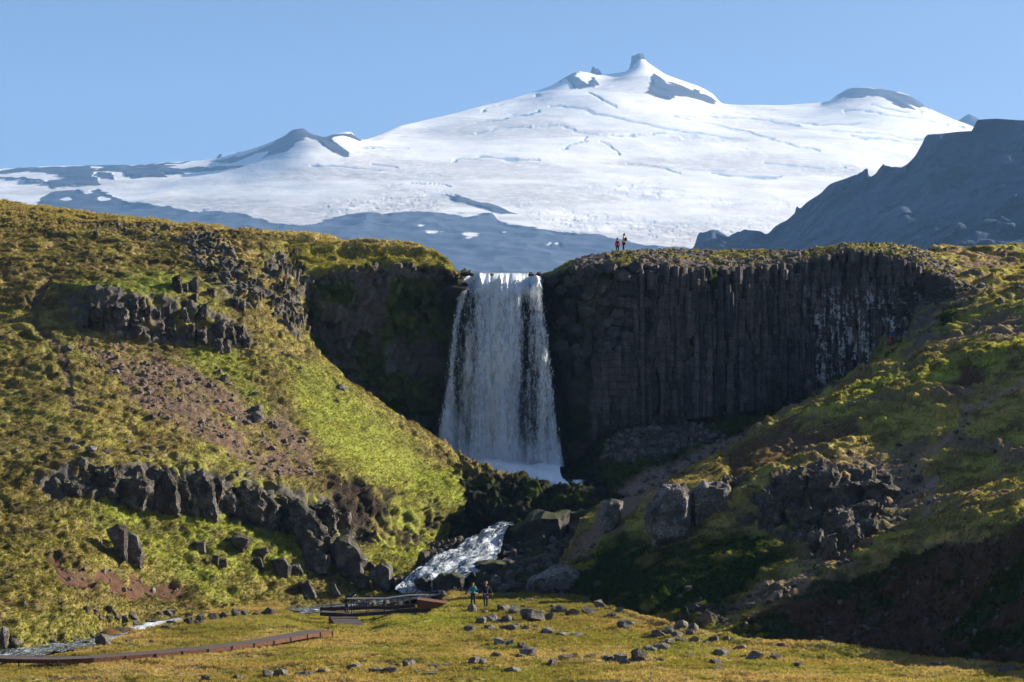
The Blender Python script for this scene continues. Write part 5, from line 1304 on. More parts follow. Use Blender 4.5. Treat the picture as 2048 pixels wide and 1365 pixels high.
stones(zz([(1020, 1050, 60, 35), (1080, 1040, 60, 40), (1150, 1030, 70, 40), (1210, 1020, 60, 35), (1270, 1010, 60, 45), (1320, 1010, 60, 32), (1380, 1010, 50, 25), (1445, 1000, 90, 36), (1575, 985, 90, 28), (910, 1000, 70, 32)], 2.703, 0, 860), 'rock', 'wet stream rock', 'rocks along the stream', None, LMR, sink=0.25, seed=6)
LML = [(230, 930, 'the left pillars'), (130, 890, 'the lower heath'), (145, 720, 'the foot trail'), (480, 780, 'the brown scree'), (640, 790, 'the green spur')]
stones(zz([(245, 60, 55, 26), (360, 65, 50, 32), (400, 100, 60, 26), (490, 120, 70, 36), (575, 130, 55, 26), (450, 75, 30, 20), (790, 105, 55, 26), (870, 110, 60, 26), (740, 135, 50, 30), (800, 150, 40, 20), (960, 175, 40, 26), (1000, 190, 36, 22), (1280, 245, 40, 30), (1340, 250, 40, 22), (30, 60, 30, 14), (90, 120, 34, 16), (690, 70, 30, 14)], 2.703, 0, 860), 'stone', 'grey hillside stone', 'stones on the left hillside', ('left_hill',), LML, seed=7)
stones(zz([(395, 908, 75, 32), (480, 575, 28, 32), (1300, 1088, 52, 46), (1495, 1262, 62, 42), (1500, 1312, 82, 60), (1350, 1202, 36, 22), (860, 1132, 32, 22), (585, 1003, 26, 32), (1985, 1135, 52, 38), (1440, 1330, 40, 24), (1320, 1250, 24, 14), (1260, 1010, 24, 16), (980, 1250, 22, 14), (700, 860, 30, 22), (745, 840, 34, 28), (690, 820, 40, 34), (1280, 1040, 30, 30), (1330, 1105, 36, 20), (350, 440, 18, 12), (150, 155, 24, 10), (1750, 1010, 22, 14), (1960, 1200, 26, 16)], 2.904, 0, 390), 'stone', 'grey hillside stone', 'stones on the left hillside', ('left_hill',), LML, seed=8)
LMT = [(250, 455, 'the left stony patch'), (1240, 505, 'the hilltop walkers'), (1590, 505, 'the lone block'), (1900, 570, 'the wall end'), (1960, 600, 'the hummock grass'), (1900, 500, 'the right skyline')]
stones(zz([(283, 157, 65, 32), (1020, 117, 45, 14), (1100, 124, 50, 14), (1155, 124, 40, 20), (1485, 127, 30, 22), (1375, 342, 55, 32), (1240, 332, 60, 36), (1200, 357, 60, 30), (1330, 247, 35, 22), (1490, 442, 60, 46), (1600, 347, 60, 32), (1290, 342, 42, 28), (1160, 352, 40, 26), (1175, 380, 40, 16), (1130, 372, 30, 16), (1340, 357, 40, 16), (700, 797, 30, 16), (615, 1047, 50, 30), (1060, 440, 60, 28), (1080, 470, 50, 28), (1000, 480, 50, 30), (1010, 530, 44, 30), (950, 560, 40, 30), (940, 640, 50, 40), (890, 660, 44, 34), (840, 690, 40, 30)], 2.967, 1500, 460), 'stone', 'grey stone up high', 'stones on the high ground', None, LMT, seed=9)
stones(zz([(950, 302, 45, 20), (1120, 312, 36, 36), (1170, 322, 50, 30), (1215, 322, 40, 30), (1290, 317, 90, 32), (1430, 317, 70, 36), (1500, 312, 40, 20), (1340, 330, 50, 22), (800, 330, 60, 22), (700, 345, 60, 20), (870, 345, 60, 22)], 5.46, 1090, 450), 'stone', 'grey stone up high', 'stones on the high ground', None, LMT, seed=10)
stones([(180 + 13 * k + (k * 37) % 9, 448 + (k * 53) % 26, 9 + (k * 29) % 9, 5 + (k * 17) % 5) for k in range(13)], 'stone', 'grey stone up high', 'stones on the high ground', ('left_hill',), LMT, seed=12)
LMG = [(1310, 890, 'the pale scree blocks'), (1420, 810, 'the foot of the wall'), (1240, 900, 'the plunge pool side')]
stones(zz([(680, 1192, 42, 36), (735, 1182, 42, 32), (790, 1162, 46, 30), (690, 1062, 32, 22), (750, 1057, 32, 26), (783, 1052, 28, 28), (970, 967, 28, 28), (660, 1152, 42, 20), (900, 1112, 36, 22), (820, 1132, 36, 22), (620, 1102, 32, 22), (480, 1152, 42, 22), (530, 1132, 36, 20), (840, 1060, 30, 18), (870, 1085, 30, 20), (930, 1070, 26, 16), (710, 1120, 36, 20), (770, 1110, 32, 20), (640, 1060, 30, 18), (1000, 1000, 24, 14), (900, 1030, 26, 16), (560, 1170, 36, 18), (740, 1210, 36, 20), (600, 1200, 40, 22)], 2.626, 1050, 440), 'rock', 'shaded gorge block', 'fallen blocks below the basalt wall', ('gorge_floor',), LMG, seed=13)
LMH = [(1640, 1010, 'the right outcrop'), (1840, 960, 'the bare trail'), (1560, 1200, 'the ridge foot'), (1480, 930, 'the dark bank'), (1900, 800, 'the hummock grass')]
stones(zz([(1565, 262, 52, 40), (1190, 160, 40, 24), (1540, 140, 36, 18), (1480, 95, 36, 20), (1660, 60, 30, 16), (1760, 70, 32, 16), (1920, 130, 28, 20), (1240, 262, 36, 20), (1480, 440, 34, 24), (1430, 250, 40, 26), (1520, 320, 30, 18), (1390, 325, 36, 24), (1010, 120, 30, 22), (935, 800, 50, 40), (965, 770, 34, 28), (880, 820, 36, 26), (1000, 740, 30, 24), (1100, 660, 36, 24), (1190, 590, 36, 28), (1740, 630, 36, 28), (1910, 650, 34, 24), (1320, 910, 30, 16), (1280, 965, 34, 14), (720, 850, 60, 30), (650, 870, 50, 24), (800, 840, 60, 30), (520, 760, 50, 26), (480, 790, 40, 20), (590, 890, 60, 34), (500, 880, 50, 30), (700, 905, 50, 24), (560, 840, 40, 20), (85, 560, 40, 24), (60, 620, 36, 22), (100, 740, 40, 30)], 2.2806, 1150, 850), 'rock', 'rock on the right hill', 'rocks on the right hill', ('right_hill',), LMH, seed=14)
stones([(931, 556, 16, 9), (944, 557, 13, 8), (1062, 556, 13, 8), (1076, 558, 16, 10), (984, 556, 9, 6)], 'dark_rock', 'dark rock on the waterfall lip', 'rocks on the lip of the fall', ('right_cliff',), (), sink=0.0, seed=15)
for t_ in PLACED[-5:]: t_[0].location.y = 200.6; t_[0].location.z = (H0 - 553) / F * 200.6
label_stones()
print('stones', len(PLACED))

# ------------------------------------------------------------------ gravel and small rubble: one mass
GRAV = []
def rubble(g, wgt, per_m2, s0, s1, mul=1.0):
    p, i, j, n = scatter(g, wgt, per_m2)
    s = s0 + (s1 - s0) * RNG.random(len(p)) ** 2.5
    GRAV.append((p, np.broadcast_to(ROCK * 1.35 * mul, p.shape) * (0.7 + 0.7 * RNG.random((len(p), 1))), s))
rubble(LEFT_G, LEFT_SCREE, 2.2, 0.08, 0.5)
rubble(TOP_G, TOP_W, 9.0, 0.05, 0.34, 0.85)
rubble(GORGE_G, GORGE_W, 3.0, 0.12, 0.8)
rubble(rb_g, np.ones(rb_g.shape[:2]), 2.5, 0.15, 0.9, 0.6)
rubble(RIGHT_G, RIGHT_W, 2.2, 0.08, 0.45, 0.75)

# ------------------------------------------------------------------ water
def flow(G, along=0):
    """metres across and along the flow for each grid point"""
    a = np.linalg.norm(np.diff(G, axis=along, prepend=np.take(G, [0], axis=along)), axis=2).cumsum(axis=along)
    b = np.linalg.norm(np.diff(G, axis=1 - along, prepend=np.take(G, [0], axis=1 - along)), axis=2).cumsum(axis=1 - along)
    return {'fv': np.mean(a, axis=1 - along, keepdims=True) + 0 * a, 'fu': b}
def edge(py, tab): return np.interp(py, [t_[0] for t_ in tab], [t_[1] for t_ in tab])
FL = [(546, 914), (600, 906), (660, 893), (735, 884), (830, 874), (930, 866)]
FR = [(546, 1089), (600, 1096), (660, 1106), (735, 1115), (830, 1122), (930, 1137)]
def density(px, py):
    d = np.full(px.shape, -0.05)
    def strand(tab, amt):
        c = edge(py, [(t_[0], t_[1]) for t_ in tab]); w_ = edge(py, [(t_[0], t_[2]) for t_ in tab])
        return amt * np.exp(-(np.abs(px - c) / w_) ** 3)
    wob = 5 * np.sin(py * 0.031) + 3 * np.sin(py * 0.083 + 1)
    d = d + strand([(546, 1003, 50), (640, 1000, 45), (740, 996, 44), (850, 990, 48), (930, 990, 60)], 0.54)
    d = np.maximum(d, -0.05 + strand([(546, 1078, 12), (640, 1088, 14), (740, 1104, 13), (850, 1110, 15), (930, 1112, 30)], 0.42))
    d = np.maximum(d, -0.05 + strand([(546, 930, 16), (640, 908, 14), (740, 898, 16), (850, 892, 24), (930, 890, 26)], 0.42))
    d = np.maximum(d, -0.05 + strand([(546, 965, 22), (640, 940, 22), (740, 925, 25), (850, 915, 30), (930, 915, 40)], 0.26))
    d = np.maximum(d, -0.05 + strand([(546, 1060, 20), (640, 1068, 20), (740, 1075, 22), (850, 1075, 28), (930, 1080, 40)], 0.30))
    d = d + 0.5 * sstep(600, 552, py) * sstep(908, 940, px) * (0.55 + 0.45 * sstep(1062, 1030, np.abs(px - 1003) + 1003 - 0))
    d = d + 0.30 * sstep(860, 935, py) * sstep(870, 930, px)
    d = d + 0.38 * np.exp(-((px - 893) / 26) ** 2 - ((py - 865) / 40) ** 2)
    eL, eR = edge(py, FL), edge(py, FR)
    rag = 0
    d = d - 0.8 * sstep(24, -4, px - eL) - 0.85 * sstep(26, -4, eR - px)
    d = d - 0.20 * np.exp(-((px - edge(py, [(546, 948), (740, 915), (930, 905)])) / 16) ** 2) * sstep(560, 620, py) - 0.20 * np.exp(-((px - edge(py, [(546, 1052), (740, 1062), (930, 1060)])) / 17) ** 2) * sstep(560, 620, py)
    return d
LIPPX = 24.0                                     # photo rows of the smooth chute over the rock lip
def lipvar(px):
    q = np.stack([np.asarray(px, float) / 16.0, 0 * np.asarray(px, float) + 3.3, 0 * np.asarray(px, float)], -1)
    return 1.0 + 0.75 * vnoise(q, 1.0, 71) + 0.35 * vnoise(q, 2.7, 72)
def fallY(py, off, lv=1.0):
    """distance of the falling water: a tilted chute over the lip, then a free fall bowing outwards"""
    c_ = np.clip((py - 546) / (LIPPX * np.clip(lv, 0.25, 2.2)), 0, 1)
    t_ = np.clip((py - 546 - LIPPX) / (384 - LIPPX), 0, 1)
    return 203.4 - 3.9 * c_ ** 1.25 - 1.6 * t_ ** 0.6 - off * (0.15 + 0.85 * np.clip(t_ * 3, 0, 1))
wf = empty('waterfall', P(1000, 930, 199), 'tall white waterfall dropping over the shaded basalt cliff', None)
wf['kind'] = 'structure'
nu, nv = 150, 230
for k, off in enumerate((0.0, 0.55, 1.1)):
    pv_ = np.concatenate([np.full(3, 546.0), np.linspace(546, 934, nv - 3)])
    G = np.zeros((nv, nu, 3)); D = np.zeros((nv, nu))
    for i in range(nv):
        y = pv_[i]
        xs_ = np.linspace(edge(y, FL) - 6, edge(y, FR) + 8, nu)
        Yv = fallY(y, off, lipvar(xs_))
        fold = 0.35 * np.sin(xs_ * 0.09 + k) * np.clip((y - 546) / 60, 0, 1)
        Yv = Yv + fold + (1.0 - i / 2.0) * 4 if i < 3 else Yv + fold
        yy = np.full(nu, y)
        G[i, :, 0] = (xs_ - CX) / F * Yv; G[i, :, 1] = Yv; G[i, :, 2] = (H0 - 546) / F * 203.4 if i < 3 else (H0 - y) / F * Yv
        D[i] = density(xs_, yy) - 0.06 * k
    G[..., 1] += 0.32 * vnoise(G * [1.5, 0, 0.14], 1.0, 505 + k) * np.clip((pv_ - 556) / 40, 0, 1)[:, None]
    q = G * [1.6, 0.5, 0.6]
    G[..., 1] += (0.28 * fbm(q, 1.0, 3, 500 + k) + 0.13 * fbm(G * [4.0, 1, 1.8], 1.0, 2, 510 + k)) * np.clip((pv_ - 546) / 30, 0, 1)[:, None]
    me = raw_mesh('water_curtain', G.reshape(-1, 3), grid_faces(nv, nu)); fattr(me, 'dens', D)
    o = link('water_curtain', me, M['fall'])
    o.parent = wf; o.matrix_parent_inverse = Matrix.Translation(-wf.location)
# loose streaks and drops around the curtains
N = 5000
xs_ = RNG.uniform(866, 1140, N); ys_ = 548 + RNG.random(N) ** 0.9 * 384
dd = density(xs_, ys_)
keep = RNG.random(N) < np.clip((dd + 0.38) / 0.75, 0, 1) ** 1.3
xs_, ys_ = xs_[keep], ys_[keep]; N = len(xs_)
Yv = fallY(ys_, RNG.uniform(-0.1, 1.9, N))
c_ = np.stack([(xs_ - CX) / F * Yv, Yv, (H0 - ys_) / F * Yv], -1)
t_ = (ys_ - 546) / 384
ww = RNG.uniform(0.008, 0.022, N) * (1 + 0.8 * RNG.random(N)); hh_ = RNG.uniform(0.04, 0.2, N) * (0.6 + 0.7 * t_)
ang = RNG.uniform(0, 3.1416, N)
dxv = np.stack([np.cos(ang) * ww, np.sin(ang) * ww, 0 * ww], -1); dzv = np.stack([RNG.normal(0, .03, N), RNG.normal(0, .03, N), hh_], -1)
vs = np.stack([c_ - dzv, c_ + dxv, c_ + dzv, c_ - dxv], 1).reshape(-1, 3)
me = raw_mesh('falling_drops', vs, np.arange(4 * N).reshape(-1, 4), False)
wm = NT('water_drops')
M['drops'] = wm.done(wm.n('ShaderNodeMixShader', {0: 0.4, 1: wm.n('ShaderNodeBsdfDiffuse', {'Color': (.85, .88, .92, 1)}).outputs[0], 2: wm.n('ShaderNodeBsdfTranslucent', {'Color': (.85, .88, .92, 1)}).outputs[0]}).outputs[0])
o = link('falling_drops', me, M['drops']); o['kind'] = 'stuff'
o.parent = wf; o.matrix_parent_inverse = Matrix.Translation(-wf.location)

# churned water pouring off the foot of the fall
net = [
 [P(880, 915, 200.5), P(960, 915, 200.5), P(1040, 920, 200.5), P(1125, 928, 200)],
 [P(890, 925, 197), P(975, 922, 197), P(1045, 925, 197), P(1120, 932, 196.5)],
 [P(940, 940, 192.5), P(1000, 932, 192.5), P(1060, 938, 192.5), P(1120, 945, 191)],
 [P(985, 955, 189), P(1035, 948, 189), P(1085, 952, 188), P(1132, 962, 186.5)],
 [P(1030, 975, 187), P(1075, 965, 186.6), P(1115, 970, 185.8), P(1140, 975, 185.3)],
]
G = loft(net, 0.12); n_ = normals(G); FL0 = flow(G)
if n_[..., 2].mean() < 0: n_ = -n_
G = G + n_ * (0.28 * fbm(G, 0.7, 3, 520))[..., None]
o = sheet('churned_water', G, M['rapids'], {'foam': np.full(G.shape[:2], 0.45), **FL0}, bvh=False, label='white churned water spilling from the foot of the waterfall')
net = [[W(900, 201, -5.2), W(1020, 201, -5.2), W(1120, 201, -5.2), W(1215, 200, -5.2)], [W(930, 194, -5.35), W(1050, 193, -5.35), W(1130, 192, -5.35), W(1215, 192, -5.35)], [W(1000, 187.5, -5.45), W(1080, 186.5, -5.45), W(1150, 186, -5.45), W(1215, 186.5, -5.45)]]
G = loft(net, 0.25); px, py = proj(G)
G[..., 2] += 0.06 * fbm(G, 1.2, 3, 530)
sheet('plunge_pool', G, M['rapids'], {**flow(G), 'foam': -0.35 + 0.7 * np.exp(-((px - 1155) / 14) ** 2) + 0.5 * sstep(1130, 1080, px)}, bvh=False, label='dark plunge pool below the waterfall')
# mist: overlapping soft puffs
bm = bmesh.new()
r_ = random.Random(3)
for x, y, Yd, rx, rz in [(960, 905, 196, 3.2, 2.0), (1020, 915, 195, 4.0, 2.2), (1000, 880, 197, 4.2, 3.2), (1050, 940, 191, 3.2, 1.3), (1000, 840, 197.5, 4.6, 4.5), (1070, 890, 197, 2.6, 2.4), (915, 885, 197.5, 2.4, 2.4)]:
    c0 = Vector(P(x, y, Yd))
    rr = bmesh.ops.create_icosphere(bm, subdivisions=3, radius=1.0)
    for v_ in rr['verts']:
        k_ = 1 + 0.25 * mnoise.noise(v_.co * 1.3 + c0)
        v_.co = Vector((v_.co.x * rx * k_, v_.co.y * 1.4 * k_, v_.co.z * rz * k_)) + c0
me = bpy.data.meshes.new('mist'); bm.to_mesh(me); bm.free()
mt = bpy.data.materials.new('mist_air'); mt.use_nodes = True; mt.node_tree.nodes.clear()
o_ = mt.node_tree.nodes.new('ShaderNodeOutputMaterial'); pv = mt.node_tree.nodes.new('ShaderNodeVolumePrincipled')
pv.inputs['Color'].default_value = (0.93, 0.96, 1.0, 1); pv.inputs['Density'].default_value = 0.085
mt.node_tree.links.new(pv.outputs[0], o_.inputs['Volume'])
o = link('mist', me, mt); tag(o, 'soft white spray hanging at the foot of the waterfall', None, None, 'stuff')

# lower cascade
net = [
 [P(985, 1052, 180), P(1000, 1048, 180), P(1015, 1044, 180), P(1038, 1040, 180)],
 [P(975, 1058, 176.5), P(992, 1053, 176.3), P(1008, 1049, 176.2), P(1030, 1045, 176)],
 [P(940, 1078, 171.5), P(965, 1075, 171.2), P(985, 1074, 171), P(1010, 1072, 170.8)],
 [P(905, 1103, 168), P(930, 1100, 167.6), P(960, 1100, 167.2), P(1000, 1105, 166.8)],
 [P(865, 1122, 165), P(895, 1122, 164.4), P(935, 1125, 164), P(985, 1132, 163.5)],
 [P(825, 1145, 162.2), P(855, 1148, 161.6), P(895, 1153, 161), P(940, 1152, 161)],
 [P(805, 1166, 160.6), P(835, 1170, 160), P(870, 1176, 159.5), P(910, 1176, 159.3)],
 [W(790, 158.8, -13.35), W(825, 158, -13.45), W(862, 157.4, -13.5), W(905, 157.6, -13.45)],
]
G = loft(net, 0.1); n_ = normals(G); FL0 = flow(G)
if n_[..., 2].mean() < 0: n_ = -n_
G = G + n_ * (0.2 * fbm(np.stack([FL0['fu'], 0.5 * FL0['fv'], 0 * FL0['fu']], -1), 1.1, 4, 540) + 0.12)[..., None]
px, py = proj(G)
sheet('lower_cascade', G, M['rapids'], {'foam': 0.08 - 0.25 * sstep(1020, 1035, px), **FL0}, bvh=False, label='white cascade running down between dark boulders')
# the stream in the foreground
sp = np.array([W(a, b, c) for a, b, c, d in STREAM]); swd = np.array([d for a, b, c, d in STREAM])
uu = samples(np.linalg.norm(np.diff(sp, axis=0), axis=1), 0.12)
cen = pchip(np.arange(len(sp)), sp, uu); wd = pchip(np.arange(len(sp)), swd, uu)
tt = np.linspace(-1.25, 1.25, 44)
tan = np.gradient(cen, axis=0); tan[:, 2] = 0; tan /= np.linalg.norm(tan, axis=1, keepdims=True)
nor = np.stack([-tan[:, 1], tan[:, 0], 0 * tan[:, 0]], -1)
G = cen[None] + tt[:, None, None] * (wd[:, None] * nor)[None]
FL0 = flow(G, 1)
G[..., 2] += 0.07 * fbm(G, 0.9, 3, 550) + 0.03 * fbm(G, 3.5, 2, 555) + 0.05
px, py = proj(G)
foam = 0.02 + 0.22 * np.exp(-((px - 310) / 60) ** 2) - 0.05 * sstep(600, 700, px) - 0.05 * np.abs(tt)[:, None]
sheet('stream', G, M['rapids'], {'foam': foam, **FL0}, bvh=True, label='shallow stream with white riffles at the foot of the left hill')
# orange gravel bar beside the riffle
n1_, n2_ = 40, 30
A, B = np.meshgrid(np.linspace(0, 1, n1_), np.linspace(-1, 1, n2_))
c0, c1 = np.array(P(188, 1262, 134.5)), np.array(P(278, 1262, 138))
G = c0 + (c1 - c0) * A[..., None]; G[..., 1] += B * 1.5 * np.sin(np.pi * np.clip(A, .02, .98)) ** 0.5
G[..., 2] = -14.22 + 0.30 * np.sin(np.pi * A) * (1 - B ** 2) + 0.08 * fbm(G, 2.0, 3, 560) - 0.25 * (np.abs(B) > .95)
cc = mixc(np.broadcast_to(np.array((0.15, 0.085, 0.03)), G.shape).copy(), SOIL, sstep(-.2, .3, fbm(G, 1.5, 3, 565)))
sheet('gravel_bar', G, M['ground'], cols=cc, bvh=False, label='low orange brown gravel bar beside the white riffle')

# ------------------------------------------------------------------ boardwalk and footbridge
def box_between(bm, a, b, half_w, z_top, z_bot, side):
    """plank or plate from a to b, offset to one side; a, b are world points"""
    pass
def quad_prism(bm, corners, thick):
    """four top corners and a thickness downwards"""
    t_ = [bm.verts.new(c) for c in corners]; b = [bm.verts.new(Vector(c) - Vector((0, 0, thick))) for c in corners]
    bm.faces.new(t_); bm.faces.new(b[::-1])
    for i in range(4): bm.faces.new((t_[i], b[i], b[(i + 1) % 4], t_[(i + 1) % 4]))
def mesh_obj(bm, name, mat, parent, bevel=0.0):
    bmesh.ops.recalc_face_normals(bm, faces=bm.faces[:])
    if bevel: bmesh.ops.bevel(bm, geom=bm.edges[:], offset=bevel, segments=1, affect='EDGES')
    me = bpy.data.meshes.new(name); bm.to_mesh(me); bm.free()
    o = link(name, me, mat, parent)
    if parent is not None: o.matrix_parent_inverse = Matrix.Translation(-parent.location)
    return o
def bar(bm, a, b, w_, h_=None):
    a, b = Vector(a), Vector(b); d = (b - a).normalized(); h_ = h_ or w_
    up = Vector((0, 0, 1)) if abs(d.z) < .9 else Vector((0, 1, 0))
    s = d.cross(up).normalized() * w_ / 2; u_ = s.cross(d).normalized() * h_ / 2
    A = [bm.verts.new(a + s * i + u_ * j) for i, j in ((1, 1), (1, -1), (-1, -1), (-1, 1))]; B = [bm.verts.new(b + s * i + u_ * j) for i, j in ((1, 1), (1, -1), (-1, -1), (-1, 1))]
    for k in range(4): bm.faces.new((A[k], A[(k + 1) % 4], B[(k + 1) % 4], B[k]))
    bm.faces.new(A[::-1]); bm.faces.new(B)

ED = [(-110, 1315.0), (-40, 1316.5), (38, 1319.2), (116, 1319.8), (187.6, 1317.1), (251.8, 1312.4), (311.7, 1308.0), (365, 1303.0), (417, 1298.5), (464, 1293.0), (508, 1287.5), (547.5, 1282.0), (581, 1276.0), (614, 1270), (640, 1265.5), (664, 1261.5)]
ztop = -12.62
pts = [Vector(W(a, -ztop * F / (b - H0), ztop)) for a, b in ED]
bw = empty('boardwalk', pts[6] + Vector((0, 0.8, -0.35)), 'low metal boardwalk with rusty side plates crossing the meadow', 'boardwalk')
def side_dir(i):
    a = pts[max(i - 1, 0)]; b = pts[min(i + 1, len(pts) - 1)]
    d = (b - a); d.z = 0; d.normalize(); return Vector((-d.y, d.x, 0))
for i in range(len(pts) - 1):
    a, b = pts[i], pts[i + 1]; na, nb = side_dir(i), side_dir(i + 1); d = (b - a).normalized()
    bm = bmesh.new()
    quad_prism(bm, [a + na * 0.03, b + nb * 0.03 - d * 0.03, b + nb * 1.45 - d * 0.03, a + na * 1.45], 0.06)
    o = mesh_obj(bm, 'deck_panel', M['grate'], bw)
    for s_, nm in ((0, 'side_plate'), (1.45, 'side_plate')):
        bm = bmesh.new()
        z_ = Vector((0, 0, 0.012))
        quad_prism(bm, [a + na * (s_ - 0.025) + z_, b + nb * (s_ - 0.025) - d * 0.05 + z_, b + nb * (s_ + 0.022) - d * 0.05 + z_, a + na * (s_ + 0.022) + z_], 0.22)
        mesh_obj(bm, nm, M['rust'], bw)
    bm = bmesh.new()
    bar(bm, b - nb * 0.03 + Vector((0, 0, 0.02)), b - nb * 0.03 - Vector((0, 0, 0.42)), 0.07)
    mesh_obj(bm, 'joint_post', M['rust_dark'], bw)

YB = 136.5
def B(px, py, dY=0.0): return Vector(P(px, py, YB + dY))
fb = empty('footbridge', B(760, 1232), 'short rusty footbridge with pale handrail beside the stream', 'footbridge')
def deckpt(px, dY=0): return Vector(W(px, YB + dY, (H0 - np.interp(px, [640, 701, 858], [1225.5, 1229, 1217.5])) / F * YB))
xs_ = [640, 670, 701, 740, 780, 820, 862]
for a, b in zip(xs_[:-1], xs_[1:]):
    bm = bmesh.new(); p0, p1 = deckpt(a), deckpt(b); g_ = Vector(((p1 - p0).normalized())) * 0.02
    quad_prism(bm, [p0 + g_, p1 - g_, p1 - g_ + Vector((0, 1.7, 0)), p0 + g_ + Vector((0, 1.7, 0))], 0.08)
    mesh_obj(bm, 'deck_panel', M['grate'], fb)
bm = bmesh.new(); bar(bm, deckpt(640) + Vector((0, -.04, -.09)), deckpt(701) + Vector((0, -.04, -.09)), 0.06, 0.26); mesh_obj(bm, 'side_beam', M['rust_dark'], fb)
bm = bmesh.new(); bar(bm, deckpt(701) + Vector((0, -.04, -.07)), deckpt(862) + Vector((0, -.04, -.07)), 0.06, 0.24); mesh_obj(bm, 'side_beam', M['rust_dark'], fb)
bm = bmesh.new(); bar(bm, deckpt(640, 1.75) + Vector((0, 0, .06)), deckpt(830, 1.75) + Vector((0, 0, .06)), 0.06, 0.26); mesh_obj(bm, 'side_beam', M['rust_dark'], fb)
# ramp down to the meadow
r0, r1 = B(659.5, 1232.5), B(712, 1232); r2, r3 = Vector(P(729, 1252.5, 132.6)), Vector(P(674, 1255.0, 132.6))
for k in range(4):
    bm = bmesh.new(); f0, f1 = k / 4, (k + 0.94) / 4
    quad_prism(bm, [r0.lerp(r3, f0), r1.lerp(r2, f0), r1.lerp(r2, f1), r0.lerp(r3, f1)], 0.05)
    mesh_obj(bm, 'ramp_panel', M['grate'], fb)
bm = bmesh.new(); a_ = [r0 + Vector((-.03, 0, .06)), r3 + Vector((-.03, 0, .06))]
vv_ = [bm.verts.new(p) for p in (a_[0], a_[1], a_[1] - Vector((0, 0, .35)), a_[0] - Vector((0, 0, .9)))]
w2_ = [bm.verts.new(v_.co + Vector((-.05, 0, 0))) for v_ in vv_]
bm.faces.new(vv_); bm.faces.new(w2_[::-1])
for i in range(4): bm.faces.new((vv_[i], w2_[i], w2_[(i + 1) % 4], vv_[(i + 1) % 4]))
mesh_obj(bm, 'ramp_cheek', M['rust_dark'], fb)
# railing
TOPR = [(694, 1197.3), (768, 1197.0), (818, 1190.4), (856, 1189.8)]
for s_, (dy_, nm) in enumerate(((0.0, 'handrail'), (1.62, 'handrail'))):
    bm = bmesh.new()
    for a, b in zip(TOPR[:-1], TOPR[1:]): bar(bm, B(a[0], a[1]) + Vector((0, dy_, 0)), B(b[0], b[1]) + Vector((0, dy_, 0)), 0.07 if s_ == 0 else 0.045)
    mesh_obj(bm, nm, M['rail'] if s_ == 0 else M['rust'], fb)
    for x in (703, 733.5, 769, 781.5, 794.5, 806, 818.5):
        t0 = B(x, np.interp(x, [t_[0] for t_ in TOPR], [t_[1] for t_ in TOPR])); b0 = deckpt(x)
        bm = bmesh.new(); bar(bm, t0 + Vector((0, dy_, -.04)), (t0.x, b0.y + dy_, b0.z - 0.05), 0.06 if s_ == 0 else 0.05)
        mesh_obj(bm, 'rail_post', M['rust_dark'], fb)
    bm = bmesh.new(); bar(bm, B(726, 1218.8) + Vector((0, dy_, 0)), B(830, 1219.0) + Vector((0, dy_, 0)), 0.05); mesh_obj(bm, 'lower_rail', M['rust_dark'], fb)
bm = bmesh.new(); bar(bm, B(769, 1197.5) + Vector((0, .06, 0)), B(800, 1209) + Vector((0, .06, 0)), 0.05); mesh_obj(bm, 'brace', M['rust_dark'], fb)
# rust plate wedge at the right end
bm = bmesh.new()
ow = [B(833.5, 1199.5, -.3), B(893, 1207.5, -.3), B(875, 1216.5, -.3), B(835, 1219.0, -.3)]
f_ = [bm.verts.new(p) for p in ow]; k_ = [bm.verts.new(p + Vector((0, 1.9, 0))) for p in ow]
bm.faces.new(f_); bm.faces.new(k_[::-1])
for i in range(4): bm.faces.new((f_[i], k_[i], k_[(i + 1) % 4], f_[(i + 1) % 4]))
mesh_obj(bm, 'end_plate', M['rust'], fb)

# ------------------------------------------------------------------ people
SKIN = mat_plain('skin', (0.45, 0.27, 0.19), 0.6, 8, 0.05)
def cloth(name, col): return mat_plain(name, col, 0.9, 12, 0.18)
CL = dict(red=cloth('red_jacket', (0.55, 0.02, 0.05)), mustard=cloth('mustard_jacket', (0.36, 0.22, 0.05)), teal=cloth('teal_jacket', (0.015, 0.22, 0.26)), black=cloth('black_cloth', (0.012, 0.012, 0.016)), navy=cloth('navy_cloth', (0.014, 0.024, 0.055)), dark=cloth('dark_trousers', (0.02, 0.02, 0.026)),
          blue=cloth('blue_jacket', (0.03, 0.07, 0.20)), redt=cloth('red_trousers', (0.30, 0.012, 0.015)), purple=cloth('purple_cloth', (0.38, 0.06, 0.34)), jeans=cloth('blue_jeans', (0.07, 0.11, 0.22)), blond=cloth('blond_hair', (0.36, 0.20, 0.07)), brown=cloth('brown_hair', (0.09, 0.05, 0.025)), grey=cloth('grey_pack', (0.05, 0.05, 0.055)), boot=cloth('boots', (0.03, 0.022, 0.018)), olive=cloth('olive_pack', (0.06, 0.06, 0.035)))
def skin_mesh(name, verts, edges, radii, root, mat, parent=None, sub=1):
    me = bpy.data.meshes.new(name); me.from_pydata(verts, edges, [])
    o = bpy.data.objects.new(name, me); COL.objects.link(o)
    md = o.modifiers.new('s', 'SKIN')
    sv = me.skin_vertices[0].data
    for i, r in enumerate(radii):
        sv[i].radius = r if isinstance(r, tuple) else (r, r); sv[i].use_root = (i == root)
    if sub: o.modifiers.new('u', 'SUBSURF').levels = sub
    C.view_layer.update()
    dg = C.evaluated_depsgraph_get()
    m2 = bpy.data.meshes.new_from_object(o.evaluated_get(dg))
    o.modifiers.clear(); o.data = m2; bpy.data.meshes.remove(me)
    m2.materials.clear(); m2.materials.append(mat); m2.shade_smooth()
    if parent: o.parent = parent
    return o
